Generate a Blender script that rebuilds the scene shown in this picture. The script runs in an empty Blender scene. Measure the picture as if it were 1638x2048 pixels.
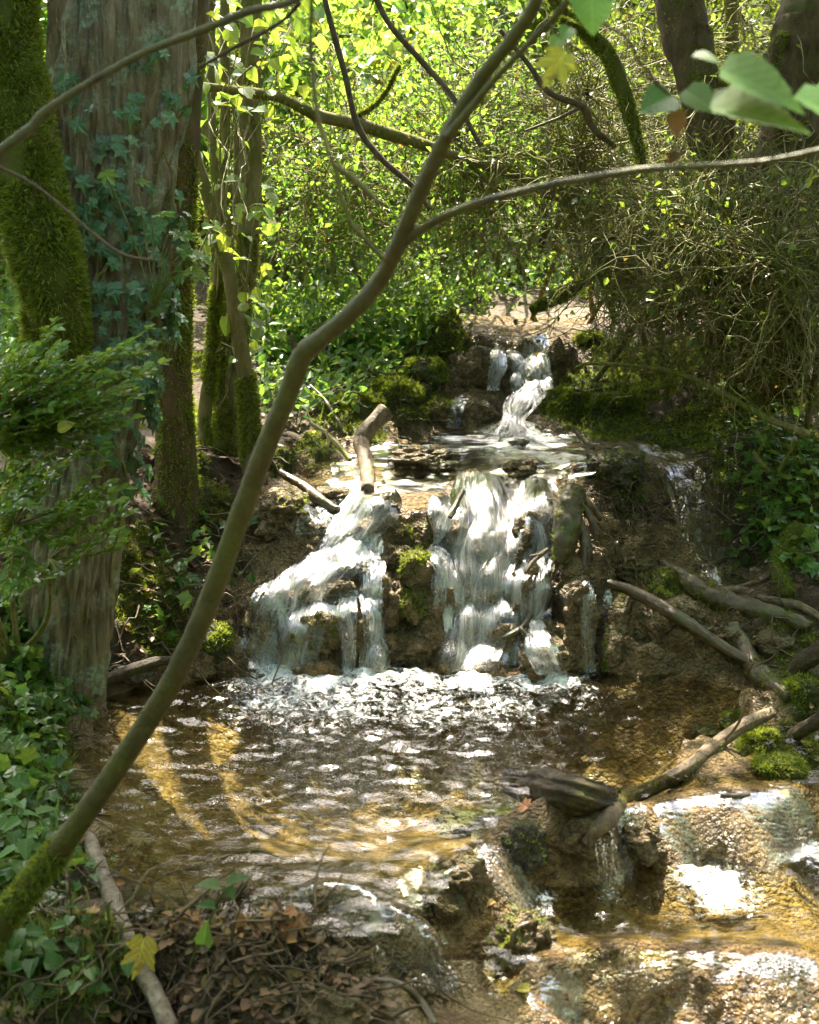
import bpy, math, random
import numpy as np
from mathutils import Matrix, Vector

rng = np.random.default_rng(11)
random.seed(11)
scene = bpy.context.scene
col = scene.collection
R_ = math.radians

# ------------------------------------------------------------------ camera, sky, sun, exposure
F_PX = 2667.0                      # focal length in photograph pixels (1638 x 2048)
CAM = np.array([0.0, 0.0, 1.7])    # pool surface is z = 0
PITCH = math.atan((1024 - 500) / F_PX)
cd = bpy.data.cameras.new('camera')
cam = bpy.data.objects.new('camera', cd)
col.objects.link(cam)
cam.location = CAM
cam.rotation_euler = (math.pi / 2 - PITCH, 0, 0)
cd.sensor_fit = 'VERTICAL'
cd.sensor_height = 36
cd.sensor_width = 28.8
cd.lens = F_PX / 2048 * 36
cd.clip_start = 0.05
cd.clip_end = 500
cd.dof.use_dof = True
cd.dof.focus_distance = 5.8
cd.dof.aperture_fstop = 4.5
scene.camera = cam

SUN_EL, SUN_AZ = R_(60), R_(-10)    # azimuth measured from +Y (straight ahead), negative = left
SUN = np.array([math.sin(SUN_AZ) * math.cos(SUN_EL), math.cos(SUN_AZ) * math.cos(SUN_EL), math.sin(SUN_EL)])
world = bpy.data.worlds.new('World')
scene.world = world
world.use_nodes = True
wn = world.node_tree
bg = wn.nodes['Background']
sky = wn.nodes.new('ShaderNodeTexSky')
sky.sky_type = 'NISHITA'
sky.sun_disc = False
sky.sun_elevation = SUN_EL
sky.sun_rotation = SUN_AZ
sky.altitude = 300
sky.air_density = 0.8
sky.dust_density = 6.0
sky.ozone_density = 0.4
wn.links.new(sky.outputs['Color'], bg.inputs['Color'])
bg.inputs['Strength'].default_value = 0.15
sl = bpy.data.lights.new('sun', 'SUN')
sl.energy = 5.0
sl.angle = R_(0.53)
sl.color = (1.0, 0.91, 0.74)
sun = bpy.data.objects.new('sun', sl)
col.objects.link(sun)
sun.location = (-3, 20, 20)
sun.rotation_euler = Vector(SUN).to_track_quat('Z', 'Y').to_euler()
scene.view_settings.view_transform = 'Standard'
scene.view_settings.look = 'None'
scene.view_settings.gamma = 1
scene.view_settings.exposure = 2.55
scene.cycles.use_denoising = True
scene.cycles.max_bounces = 6
scene.cycles.diffuse_bounces = 3
scene.cycles.transparent_max_bounces = 14
scene.cycles.use_adaptive_sampling = True
scene.cycles.adaptive_threshold = 0.02
scene.cycles.caustics_reflective = False
scene.cycles.caustics_refractive = False
scene.cycles.sample_clamp_indirect = 6

# ------------------------------------------------------------------ helpers: pixels
sp, cp_ = math.sin(PITCH), math.cos(PITCH)
FWD = np.array([0, cp_, -sp]); UP = np.array([0, sp, cp_]); RIGHT = np.array([1.0, 0, 0])

def ray(px, py):
    return RIGHT * ((px - 819) / F_PX) + UP * (-(py - 1024) / F_PX) + FWD

def at(px, py, d):
    """point on the pixel's ray at ground distance d (world Y)"""
    r = ray(px, py)
    return CAM + r * (d / r[1])

def onz(px, py, z):
    r = ray(px, py)
    return CAM + r * ((z - CAM[2]) / r[2])

def mpp(d):
    return d / F_PX

# ------------------------------------------------------------------ helpers: noise
def _hash(i, j, k, s):
    h = (i * 374761393 + j * 668265263 + k * 1274126177 + s * 1013904223) & 0x7fffffff
    h = ((h ^ (h >> 13)) * 1103515245) & 0x7fffffff
    h = ((h ^ (h >> 15)) * 12345677) & 0x7fffffff
    return (h ^ (h >> 12)) & 0xffff

def vnoise(p, s=0):
    i = np.floor(p).astype(np.int64)
    f = p - i
    u = f * f * (3 - 2 * f)
    o = 0
    for a in (0, 1):
        wa = u[:, 0] if a else 1 - u[:, 0]
        for b in (0, 1):
            wb = u[:, 1] if b else 1 - u[:, 1]
            for c in (0, 1):
                wc = u[:, 2] if c else 1 - u[:, 2]
                o = o + wa * wb * wc * (_hash(i[:, 0] + a, i[:, 1] + b, i[:, 2] + c, s) / 32767.5 - 1)
    return o

def fbm(p, octv=4, s=0):
    o = 0; a = 1.0
    for k in range(octv):
        o = o + a * vnoise(p * (2 ** k) + 17.3 * k, s + k)
        a *= 0.5
    return o

def worley(p, s=0):
    i = np.floor(p).astype(np.int64)
    best = np.full(len(p), 9.0)
    for a in (-1, 0, 1):
        for b in (-1, 0, 1):
            for c in (-1, 0, 1):
                q = i + np.array([a, b, c])
                fx = q[:, 0] + _hash(q[:, 0], q[:, 1], q[:, 2], s) / 65536
                fy = q[:, 1] + _hash(q[:, 0], q[:, 1], q[:, 2], s + 7) / 65536
                fz = q[:, 2] + _hash(q[:, 0], q[:, 1], q[:, 2], s + 13) / 65536
                d = (p[:, 0] - fx) ** 2 + (p[:, 1] - fy) ** 2 + (p[:, 2] - fz) ** 2
                best = np.minimum(best, d)
    return np.sqrt(best)

def smooth(a, b, x):
    t = np.clip((x - a) / (b - a), 0, 1)
    return t * t * (3 - 2 * t)

def norm(v):
    return v / np.maximum(np.linalg.norm(v, axis=-1, keepdims=True), 1e-9)

# ------------------------------------------------------------------ helpers: meshes and objects
class MB:
    def __init__(s):
        s.v = []; s.f = []; s.n = 0; s.r = []
    def add(s, V, F, r=None):
        V = np.asarray(V, float).reshape(-1, 3); F = np.asarray(F, np.int64)
        s.v.append(V); s.f.append(F + s.n); s.n += len(V)
        s.r.append(np.broadcast_to(np.asarray(0.5 if r is None else r, float), (len(V),)))
        return s
    def mesh(s, name, mat, origin=(0, 0, 0), smooth_=True, attrs=None):
        m = bpy.data.meshes.new(name)
        V = np.concatenate(s.v) - np.asarray(origin)
        m.vertices.add(len(V)); m.vertices.foreach_set('co', V.ravel().astype(np.float32))
        tot = np.concatenate([np.full(len(f), f.shape[1]) for f in s.f])
        loops = np.concatenate([f.ravel() for f in s.f])
        m.loops.add(len(loops)); m.polygons.add(len(tot))
        m.loops.foreach_set('vertex_index', loops.astype(np.int32))
        st = np.zeros(len(tot), np.int64); st[1:] = np.cumsum(tot)[:-1]
        m.polygons.foreach_set('loop_start', st.astype(np.int32))
        m.polygons.foreach_set('use_smooth', np.full(len(tot), bool(smooth_)))
        m.update(calc_edges=True)
        at_ = dict(attrs or {}); at_['rnd'] = np.concatenate(s.r)
        for k, a in at_.items():
            la = m.attributes.new(k, 'FLOAT', 'POINT'); la.data.foreach_set('value', np.asarray(a, np.float32))
        m.materials.append(mat)
        return m
    def obj(s, name, mat, parent=None, smooth_=True, attrs=None, kind=None, origin=None):
        org = np.zeros(3)
        if parent is not None: org = LOC.get(parent.name, org)
        elif origin is not None: org = np.asarray(origin, float)
        m = s.mesh(name, mat, org, smooth_, attrs)
        o = bpy.data.objects.new(name, m); col.objects.link(o)
        if parent is not None: o.parent = parent; LOC[o.name] = org
        else: o.location = org; LOC[o.name] = org
        if kind: o['kind'] = kind
        return o

LOC = {}
def thing(name, label, cat, loc, group=None):
    o = bpy.data.objects.new(name, None); col.objects.link(o)
    o.empty_display_size = 0.1
    o.location = loc; LOC[o.name] = np.asarray(loc, float)
    return tag(o, label, cat, group)
def tag(o, label, cat, group=None):
    o['label'] = label; o['category'] = cat
    if group: o['group'] = group
    return o
def inst(name, mesh, parent, pos, Rm, s, mat=None):
    o = bpy.data.objects.new(name, mesh); col.objects.link(o)
    org = np.zeros(3)
    if parent is not None: o.parent = parent; org = LOC[parent.name]
    p = np.asarray(pos) - org
    sc_ = np.broadcast_to(np.asarray(s, float), (3,))
    M = Matrix([[Rm[i][j] * sc_[j] for j in range(3)] + [p[i]] for i in range(3)] + [[0, 0, 0, 1]])
    o.matrix_basis = M
    return o

def frames(Y, Z):
    Y = norm(Y); Z = norm(Z - (Z * Y).sum(-1, keepdims=True) * Y)
    X = np.cross(Y, Z)
    return np.stack([X, Y, Z], axis=-1)

def scatter(mb, tpl, pos, Rm, s, rnd=None):
    V, F = tpl
    m = len(pos); n = len(V)
    if rnd is None: rnd = rng.random(m)
    W = np.einsum('mij,nj->mni', Rm, V) * np.asarray(s).reshape(-1, 1, 1) + pos[:, None, :]
    off = (np.arange(m) * n)[:, None, None]
    FF = (F[None] + off).reshape(-1, F.shape[1])
    mb.add(W.reshape(-1, 3), FF, np.repeat(rnd, n))

def spline(P, n):
    """Catmull-Rom through rows of P (any number of columns), n samples"""
    P = np.asarray(P, float)
    k = len(P)
    if k == 2:
        t = np.linspace(0, 1, n)[:, None]
        return P[0] * (1 - t) + P[1] * t
    E = np.vstack([2 * P[0] - P[1], P, 2 * P[-1] - P[-2]])
    seg = np.concatenate([[0], np.cumsum(np.linalg.norm(np.diff(P[:, :3], axis=0), axis=1) + 1e-6)])
    t = np.linspace(0, seg[-1], n)
    i = np.clip(np.searchsorted(seg, t, side='right') - 1, 0, k - 2)
    u = ((t - seg[i]) / (seg[i + 1] - seg[i]))[:, None]
    p0, p1, p2, p3 = E[i], E[i + 1], E[i + 2], E[i + 3]
    return 0.5 * (2 * p1 + (p2 - p0) * u + (2 * p0 - 5 * p1 + 4 * p2 - p3) * u ** 2 + (3 * p1 - p0 - 3 * p2 + p3) * u ** 3)

def tubes(mb, P, rad, sides=3, rnd=None):
    """many tubes at once: P (m,n,3), rad (m,n)"""
    P = np.asarray(P, float); rad = np.asarray(rad, float)
    m, n, _ = P.shape
    T = norm(np.gradient(P, axis=1))
    ref = np.zeros((m, 1, 3)); main = T.mean(1)
    ax = np.argmin(np.abs(main), axis=1)
    ref[np.arange(m), 0, ax] = 1
    A = norm(np.cross(T, np.broadcast_to(ref, T.shape))); B = np.cross(T, A)
    an = np.arange(sides) / sides * 2 * np.pi
    V = P[:, :, None, :] + rad[:, :, None, None] * (A[:, :, None, :] * np.cos(an)[None, None, :, None] + B[:, :, None, :] * np.sin(an)[None, None, :, None])
    idx = np.arange(m * n * sides).reshape(m, n, sides)
    a = idx[:, :-1]; b = idx[:, 1:]
    F = np.stack([a, np.roll(a, -1, 2), np.roll(b, -1, 2), b], -1).reshape(-1, 4)
    if rnd is None: rnd = rng.random(m)
    mb.add(V.reshape(-1, 3), F, np.repeat(rnd, n * sides))
    caps = np.concatenate([idx[:, 0, ::-1], idx[:, -1]]) - 0
    mb.f.append(caps + (mb.n - m * n * sides))

def trunk(mb, path, n=60, sides=24, lump=0.06, lump_s=9.0, bark=0.0, bark_f=30.0, seed=0, flare=0.0):
    """path rows: x,y,z,radius ; returns sampled centre line (n,4). bark = depth of vertical furrows"""
    S = spline(path, n)
    P = S[:, :3]; r = np.maximum(S[:, 3], 0.0008)
    T = norm(np.gradient(P, axis=0))
    a0 = np.array([1.0, 0, 0]) if abs(T[0, 0]) < .8 else np.array([0, 1.0, 0])
    A = np.zeros_like(P); a = a0
    for i in range(n):
        a = a - T[i] * (a @ T[i]); a = a / np.linalg.norm(a); A[i] = a
    B = np.cross(T, A)
    an = np.arange(sides) / sides * 2 * np.pi
    D = A[:, None] * np.cos(an)[None, :, None] + B[:, None] * np.sin(an)[None, :, None]
    base = P[:, None] + D * r[:, None, None]
    q = base.reshape(-1, 3)
    k = 1 + lump * fbm(q * lump_s, 3, seed).reshape(n, sides)
    if bark:
        arc = np.concatenate([[0], np.cumsum(np.linalg.norm(np.diff(P, axis=0), axis=1))])
        qq = np.stack([np.broadcast_to(np.cos(an) * bark_f * r.mean(), (n, sides)), np.broadcast_to(np.sin(an) * bark_f * r.mean(), (n, sides)), np.broadcast_to((arc * bark_f * .085)[:, None], (n, sides))], -1).reshape(-1, 3)
        w = vnoise(qq * 2.3 + 5, seed + 3)
        rid = np.abs(vnoise(qq + .35 * w[:, None], seed + 5)) * 1.6 + .5 * np.abs(vnoise(qq * 2.2, seed + 9))
        k = k + bark / r[:, None] * (np.clip(rid, 0, 1.1).reshape(n, sides) - .5)
    V = P[:, None] + D * (r[:, None] * k)[:, :, None]
    idx = np.arange(n * sides).reshape(n, sides)
    a, b = idx[:-1], idx[1:]
    F = np.stack([a, np.roll(a, -1, 1), np.roll(b, -1, 1), b], -1).reshape(-1, 4)
    mb.add(V.reshape(-1, 3), F)
    off = mb.n - n * sides
    mb.f.append(np.stack([idx[0, ::-1], idx[-1]]) + off)
    return S, A, B

def pth(rows):
    """rows of (px, py, d, width_px) -> x,y,z,radius"""
    return [list(at(a, b, c)) + [w * .5 * mpp(c)] for a, b, c, w in rows]

def walk(start, direc, length, n, wander=.25, grav=-.1):
    """random-walk polylines: start (m,3), direc (m,3), length (m,) -> (m,n,3)"""
    m = len(start)
    d = norm(direc); P = np.zeros((m, n, 3)); P[:, 0] = start
    step = (np.asarray(length) / (n - 1))[:, None]
    bend = rng.normal(0, wander * .5, (m, 3))
    for i in range(1, n):
        d = norm(d + bend * .5 + rng.normal(0, wander, (m, 3)) + np.array([0, 0, grav]))
        P[:, i] = P[:, i - 1] + d * step
    return P

# leaf templates: x across, y base->tip, z up
def tri(faces):
    o = []
    for f in faces:
        for i in range(1, len(f) - 1): o.append((f[0], f[i], f[i + 1]))
    return np.array(o)
def t_simple(w=.34, fold=.12, curl=.1):
    V = np.array([[0, 0, 0], [-w, .38, fold], [-w * .72, .74, fold * .6 - curl], [0, 1, -curl * 1.6], [w * .72, .74, fold * .6 - curl], [w, .38, fold]])
    return V, np.array([[0, 3, 2, 1], [0, 5, 4, 3]])
def t_ovate(w=.36, n=7, fold=.14, curl=.14, serr=0.0, pw=.75):
    t = np.linspace(0, 1, n + 1)
    wd = w * np.sin(np.pi * np.clip(t, 0, 1) ** pw) ** .85
    if serr: wd = wd * (1 + serr * np.where(np.arange(n + 1) % 2 == 0, -1, 1))
    V = []; F = []
    for i, tt in enumerate(t): V.append([0, tt, -curl * tt ** 2])
    for sgn in (-1, 1):
        b = len(V)
        for i in range(1, n):
            V.append([sgn * wd[i], t[i] - .05 * (serr > 0) * (i % 2), fold * wd[i] / w - curl * t[i] ** 2])
        L = [b + i - 1 for i in range(1, n)]
        fs = [[0, 1, L[0]]] + [[i, i + 1, L[i], L[i - 1]] for i in range(1, n - 1)] + [[n - 1, n, L[-1]]]
        if sgn > 0: fs = [f[::-1] for f in fs]
        F += fs
    return np.array(V), tri(F)
def t_star(rad, fold=.1, c=(0, .38)):
    """lobed leaf: list of (angle from +y in degrees, radius) for the right half, tip first"""
    pts = [(a, r) for a, r in rad]
    full = [(a, r) for a, r in pts] + [(-a, r) for a, r in pts[::-1] if abs(a) > .1 and abs(a) < 179]
    V = [[c[0], c[1], 0]]
    for a, r in full:
        x, y = r * math.sin(R_(a)), r * math.cos(R_(a))
        V.append([c[0] + x, c[1] + y, fold * abs(x) * 1.2 - .25 * fold * r * r * 4 - .06 * (r > .4)])
    n = len(full)
    return np.array(V), np.array([[0, 1 + i, 1 + (i + 1) % n] for i in range(n)][::1])
IVY = t_star([(0, .62), (18, .36), (32, .30), (58, .50), (80, .30), (100, .30), (128, .46), (160, .34), (180, .26)], .12)
MAPLE = t_star([(0, .70), (9, .54), (13, .56), (20, .40), (26, .31), (33, .40), (40, .52), (48, .66), (57, .50), (62, .50), (70, .36), (76, .33), (88, .42), (98, .50), (110, .40), (128, .38), (150, .34), (168, .30), (180, .18)], .2)
SIMPLE = t_simple()
BOXLEAF = t_ovate(.27, 4, .10, .12)
HAZEL = t_ovate(.42, 7, .12, .18, .05, .7)
NETTLE = t_ovate(.36, 9, .14, .2, .12, .6)
STRAP = t_ovate(.07, 8, .02, .35, 0, .8)
BLADE = (np.array([[-.10, 0, 0], [.10, 0, 0], [.0, 1, 0]]), np.array([[0, 1, 2]]))
TUFT = (np.array([[-.14, 0, 0], [.14, 0, 0], [.05, 1, .25], [0, -.14, 0], [0, .14, 0], [.3, .1, .95], [.1, .1, 0], [-.1, -.1, 0], [-.35, -.1, .8]]), np.array([[0, 1, 2], [3, 4, 5], [6, 7, 8]]))

# ------------------------------------------------------------------ materials
def new_mat(name):
    m = bpy.data.materials.new(name); m.use_nodes = True
    nt = m.node_tree; nt.nodes.clear()
    out = nt.nodes.new('ShaderNodeOutputMaterial')
    return m, nt, out
class NT:
    def __init__(s, nt): s.nt = nt
    def n(s, t, **kw):
        nd = s.nt.nodes.new(t)
        for k, v in kw.items():
            if k.startswith('_'): setattr(nd, k[1:], v)
            else:
                sk = nd.inputs[k] if not k.isdigit() else nd.inputs[int(k)]
                if isinstance(v, bpy.types.NodeSocket): s.nt.links.new(v, sk)
                else: sk.default_value = v
        return nd
    def l(s, a, b): s.nt.links.new(a, b)
    def coord(s, scale=(1, 1, 1), kind='Object'):
        tc = s.n('ShaderNodeTexCoord')
        mp = s.n('ShaderNodeMapping'); s.l(tc.outputs[kind], mp.inputs['Vector']); mp.inputs['Scale'].default_value = scale
        return mp.outputs[0]
    def noise(s, vec, scale, detail=4, rough=.6, dist=0):
        return s.n('ShaderNodeTexNoise', Vector=vec, Scale=scale, Detail=detail, Roughness=rough, Distortion=dist).outputs['Fac']
    def ramp(s, fac, stops, interp='LINEAR'):
        r = s.n('ShaderNodeValToRGB'); s.l(fac, r.inputs[0])
        e = r.color_ramp.elements; r.color_ramp.interpolation = interp
        while len(e) < len(stops): e.new(0.5)
        for i, (p, c) in enumerate(stops):
            e[i].position = p; e[i].color = (*c, 1) if len(c) == 3 else c
        return r.outputs[0]
    def mix(s, f, a, b, blend='MIX'):
        m = s.n('ShaderNodeMix', _data_type='RGBA', _blend_type=blend)
        for sk, v in ((m.inputs[0], f), (m.inputs[6], a), (m.inputs[7], b)):
            if isinstance(v, bpy.types.NodeSocket): s.l(v, sk)
            else: sk.default_value = v if not isinstance(v, tuple) or len(v) == 4 else (*v, 1)
        return m.outputs[2]
    def math(s, op, a, b=0.0, clamp=False):
        m = s.n('ShaderNodeMath', _operation=op); m.use_clamp = clamp
        for i, v in enumerate((a, b)):
            if isinstance(v, bpy.types.NodeSocket): s.l(v, m.inputs[i])
            else: m.inputs[i].default_value = v
        return m.outputs[0]
    def attr(s, name):
        return s.n('ShaderNodeAttribute', _attribute_name=name).outputs['Fac']
    def bump(s, h, strength=.5, dist=.01):
        return s.n('ShaderNodeBump', Height=h, Strength=strength, Distance=dist).outputs[0]

def g3(v): return (v, v, v)

def leaf_mat(name, refl, trans, rough=.38, per_obj=False, var=.35, tmix=.42, yellow=0.0, blotch=False):
    m, nt, out = new_mat(name); N = NT(nt)
    r = N.n('ShaderNodeObjectInfo').outputs['Random'] if per_obj else N.attr('rnd')
    v = N.coord((1, 1, 1))
    nz = N.noise(v, 35, 2)
    val = N.math('ADD', 1 - var, N.math('MULTIPLY', r, 2 * var))
    val = N.math('MULTIPLY', val, N.math('ADD', .75, N.math('MULTIPLY', nz, .5)))
    hue = N.math('ADD', .5, N.math('MULTIPLY', N.math('SUBTRACT', N.math('FRACT', N.math('MULTIPLY', r, 7.31)), .5), -.05))
    if per_obj:
        sxyz = N.n('ShaderNodeSeparateXYZ', Vector=v)
        ax = N.math('ABSOLUTE', sxyz.outputs[0])
        mid_ = N.math('LESS_THAN', ax, .014)
        sd_ = N.math('LESS_THAN', N.math('FRACT', N.math('MULTIPLY', N.math('SUBTRACT', sxyz.outputs[1], N.math('MULTIPLY', ax, .8)), 7.0)), .13)
        vein = N.math('MAXIMUM', mid_, N.math('MULTIPLY', sd_, .7))
    def c(base):
        h = N.n('ShaderNodeHueSaturation', Color=(*base, 1)); N.l(val, h.inputs['Value']); N.l(hue, h.inputs['Hue'])
        o = h.outputs[0]
        if yellow:
            f = N.math('GREATER_THAN', N.math('FRACT', N.math('MULTIPLY', r, 13.7)), 1 - yellow)
            o = N.mix(f, o, (.32, .22, .03, 1))
        if per_obj:
            o = N.mix(N.math('MULTIPLY', vein, .45), o, tuple(min(1, x * 2.2 + .02) for x in base) + (1,))
        if blotch:
            bz = N.noise(v, 2.6, 5, .7, .6)
            o = N.mix(N.ramp(bz, [(.52, g3(0)), (.64, g3(1))]), o, (.16, .09, .03, 1))
            o = N.mix(N.ramp(bz, [(.34, g3(.8)), (.46, g3(0))]), o, (.14, .22, .03, 1))
        return o
    p = N.n('ShaderNodeBsdfPrincipled', Roughness=rough); N.l(c(refl), p.inputs['Base Color'])
    p.inputs['Specular IOR Level'].default_value = .5
    t = N.n('ShaderNodeBsdfTranslucent'); N.l(c(trans), t.inputs['Color'])
    mx = N.n('ShaderNodeMixShader', Fac=tmix); N.l(p.outputs[0], mx.inputs[1]); N.l(t.outputs[0], mx.inputs[2])
    N.l(mx.outputs[0], out.inputs[0])
    return m

M_BGLEAF = leaf_mat('beech_leaf', (.07, .13, .025), (.25, .42, .04), .4, tmix=.5, yellow=.02)
M_BGLIME = leaf_mat('hazel_leaf_mass', (.09, .16, .025), (.35, .53, .06), .4, tmix=.5, yellow=.02)
M_BGDARK = leaf_mat('olive_leaf_mass', (.06, .095, .018), (.24, .32, .03), .4, tmix=.4, yellow=.03)
M_IVYMASS = leaf_mat('ground_ivy_leaf', (.085, .16, .035), (.28, .44, .05), .28, tmix=.4)
M_IVY = leaf_mat('ivy_leaf', (.06, .13, .05), (.16, .30, .05), .33, per_obj=True, tmix=.25)
M_BOX = leaf_mat('box_leaf', (.11, .20, .03), (.36, .52, .05), .30, per_obj=True, tmix=.35)
M_BOXM = leaf_mat('box_leaf_mass', (.11, .20, .03), (.36, .52, .05), .30, tmix=.35)
M_HAZEL = leaf_mat('hazel_leaf', (.07, .15, .025), (.40, .55, .05), .42, per_obj=True, tmix=.5)
M_NETTLE = leaf_mat('nettle_leaf', (.06, .14, .03), (.25, .42, .05), .45, per_obj=True, tmix=.4)
M_YELLOW = leaf_mat('yellow_leaf', (.40, .37, .05), (.5, .46, .05), .5, per_obj=True, var=.12, tmix=.4, blotch=True)
M_DEADLEAF = leaf_mat('dead_leaf', (.25, .14, .05), (.27, .14, .035), .55, per_obj=True, var=.5, tmix=.2)
M_DEADMASS = leaf_mat('litter_leaf', (.16, .10, .045), (.16, .09, .03), .55, var=.55, tmix=.15)
M_MOSS = leaf_mat('moss_blade', (.15, .18, .018), (.34, .42, .025), .7, var=.45, tmix=.35)
M_GRASS = leaf_mat('grass_blade', (.09, .13, .03), (.25, .33, .05), .5, var=.4, tmix=.4)

def bark_mat(name, c0, c1, c2, stretch=(1, 1, .2), scale=18, moss=0.0, mosscol=(.07, .085, .014), bump=.6, rough=.85, lichen=0.0, spec=.25):
    m, nt, out = new_mat(name); N = NT(nt)
    v = N.coord(stretch); v2 = N.coord()
    a = N.noise(v, scale, 6, .65, .4)
    b = N.noise(v2, 3.5, 4)
    colr = N.ramp(a, [(.28, c0), (.5, c1), (.74, c2)])
    colr = N.mix(N.math('MULTIPLY', N.ramp(b, [(.35, g3(0)), (.7, g3(1))]), .5), colr, tuple(x * .55 for x in c1))
    if lichen:
        lf = N.ramp(N.noise(v2, 7, 5, .7, .5), [(1 - lichen - .48, g3(0)), (1 - lichen - .36, g3(1))])
        sp_ = N.ramp(N.noise(v2, 60, 3), [(.4, g3(.1)), (.6, g3(1))])
        colr = N.mix(N.math('MULTIPLY', lf, sp_), colr, (.30, .38, .27, 1))
    if moss:
        mf = N.ramp(N.noise(v2, 5, 5, .7), [(1 - moss - .08, g3(0)), (1 - moss + .08, g3(1))])
        mc = N.mix(N.noise(v2, 70, 3), tuple(x * .5 for x in mosscol), tuple(min(1, x * 1.6) for x in mosscol))
        colr = N.mix(mf, colr, mc)
    p = N.n('ShaderNodeBsdfPrincipled', Roughness=rough); N.l(colr, p.inputs['Base Color'])
    p.inputs['Specular IOR Level'].default_value = spec
    h = N.math('ADD', a, N.math('MULTIPLY', N.noise(v2, 90, 4, .7), .5))
    N.l(N.bump(h, bump, .012), p.inputs['Normal'])
    N.l(p.outputs[0], out.inputs[0])
    return m

M_BARK = bark_mat('furrowed_bark', (.035, .024, .012), (.23, .18, .105), (.40, .33, .22), (1, 1, .07), 40, lichen=.03, moss=.34, mosscol=(.11, .115, .035), bump=1.)
M_BROWNBARK = bark_mat('brown_bark', (.04, .026, .014), (.11, .075, .04), (.19, .135, .075), (1, 1, .25), 22, moss=.42, bump=1.)
M_MOSSBARK = bark_mat('mossy_bark', (.05, .035, .02), (.10, .07, .035), (.15, .11, .05), (1, 1, .3), 16, moss=.62, mosscol=(.075, .085, .012))
M_STEM = bark_mat('stem_bark', (.08, .07, .03), (.17, .145, .06), (.26, .22, .11), (1, 1, .3), 20, moss=.45, mosscol=(.10, .115, .02))
M_SMOOTH = bark_mat('smooth_bark', (.032, .028, .008), (.085, .072, .02), (.135, .115, .04), (1, 1, .5), 26, moss=.5, mosscol=(.085, .085, .014), bump=.8, rough=.5, spec=.5)
M_TWIG = bark_mat('twig_bark', (.08, .07, .03), (.23, .20, .085), (.42, .38, .20), (1, 1, 1), 30, moss=.48, mosscol=(.13, .155, .022), bump=.2, rough=.65)
M_DARKTWIG = bark_mat('dark_twig', (.035, .026, .015), (.09, .065, .035), (.16, .12, .07), (1, 1, 1), 30, bump=.3, rough=.6)
M_DEADWOOD = bark_mat('dead_wood', (.05, .034, .018), (.18, .125, .07), (.31, .235, .145), (1, 1, .6), 30, moss=.3, bump=1., rough=.55, spec=.4)
M_SUNLITWOOD = bark_mat('sunlit_wood', (.05, .035, .02), (.20, .155, .105), (.40, .34, .26), (1, 1, .5), 34, moss=.25, bump=1., rough=.5, spec=.4)  # paler copy of the dead wood, sunlight put into its colour
M_ROTWOOD = bark_mat('rotten_wood', (.012, .009, .005), (.05, .035, .018), (.11, .08, .042), (.3, 1, 1), 24, moss=.38, mosscol=(.085, .085, .02), bump=1., rough=.6)
M_WETROOT = bark_mat('wet_root', (.022, .014, .006), (.085, .055, .023), (.17, .115, .055), (1, 1, 1), 34, moss=.42, mosscol=(.07, .08, .015), bump=.5, rough=.32, spec=.6)

def ground_mat():
    m, nt, out = new_mat('stream_ground'); N = NT(nt)
    v = N.coord()
    tufa, moss, wet, sand = [N.attr(k) for k in ('tufa', 'moss', 'wet', 'sand')]
    n1 = N.noise(v, 6, 6, .65, .3); n2 = N.noise(v, 38, 5, .65); n3 = N.noise(v, 140, 3, .6)
    soil = N.mix(n2, (.03, .02, .01, 1), (.11, .072, .038, 1))
    soil = N.mix(N.ramp(n3, [(.55, g3(0)), (.72, g3(1))]), soil, (.13, .075, .035, 1))
    tf = N.ramp(n1, [(.28, (.09, .055, .02)), (.44, (.22, .145, .06)), (.58, (.33, .235, .115)), (.74, (.43, .335, .20))])
    tf = N.mix(N.ramp(n2, [(.34, g3(.5)), (.48, g3(0))]), tf, (.09, .053, .018, 1))
    tf = N.mix(N.ramp(n3, [(.34, g3(.35)), (.46, g3(0))]), tf, (.07, .042, .016, 1))
    tf = N.mix(N.math('MULTIPLY', N.ramp(N.noise(v, 9, 4, .6), [(.56, g3(0)), (.68, g3(1))]), .55), tf, (.10, .085, .02, 1))
    sd = N.ramp(n1, [(.3, (.15, .085, .03)), (.5, (.31, .19, .075)), (.72, (.46, .32, .15))])
    sd = N.mix(N.ramp(N.noise(v, 13, 4, .7, 1.2), [(.42, g3(.75)), (.55, g3(0))]), sd, (.10, .06, .022, 1))
    mo = N.mix(n2, (.022, .026, .005, 1), (.11, .125, .018, 1))
    c = N.mix(tufa, soil, tf)
    c = N.mix(sand, c, sd)
    mf = N.math('MULTIPLY', moss, N.ramp(n2, [(.25, g3(.35)), (.5, g3(1))]), True)
    c = N.mix(mf, c, mo)
    p = N.n('ShaderNodeBsdfPrincipled'); N.l(c, p.inputs['Base Color'])
    ro = N.math('SUBTRACT', .85, N.math('MULTIPLY', wet, N.math('ADD', .34, N.math('MULTIPLY', N.ramp(n1, [(.4, g3(0)), (.6, g3(1))]), .36))))
    ro = N.math('ADD', ro, N.math('MULTIPLY', mf, .35), True)
    N.l(ro, p.inputs['Roughness'])
    vo = N.n('ShaderNodeTexVoronoi', Vector=v, Scale=58.0); vo2 = N.n('ShaderNodeTexVoronoi', Vector=v, Scale=150.0)
    nod = N.math('ADD', N.math('MULTIPLY', vo.outputs[0], -1.1), N.math('MULTIPLY', vo2.outputs[0], -.45))
    h = N.math('ADD', N.math('ADD', N.math('MULTIPLY', n2, .8), N.math('MULTIPLY', n3, .5)), N.math('MULTIPLY', nod, tufa))
    N.l(N.bump(h, 1.0, .03), p.inputs['Normal'])
    N.l(p.outputs[0], out.inputs[0])
    return m
M_GROUND = ground_mat()

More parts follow.
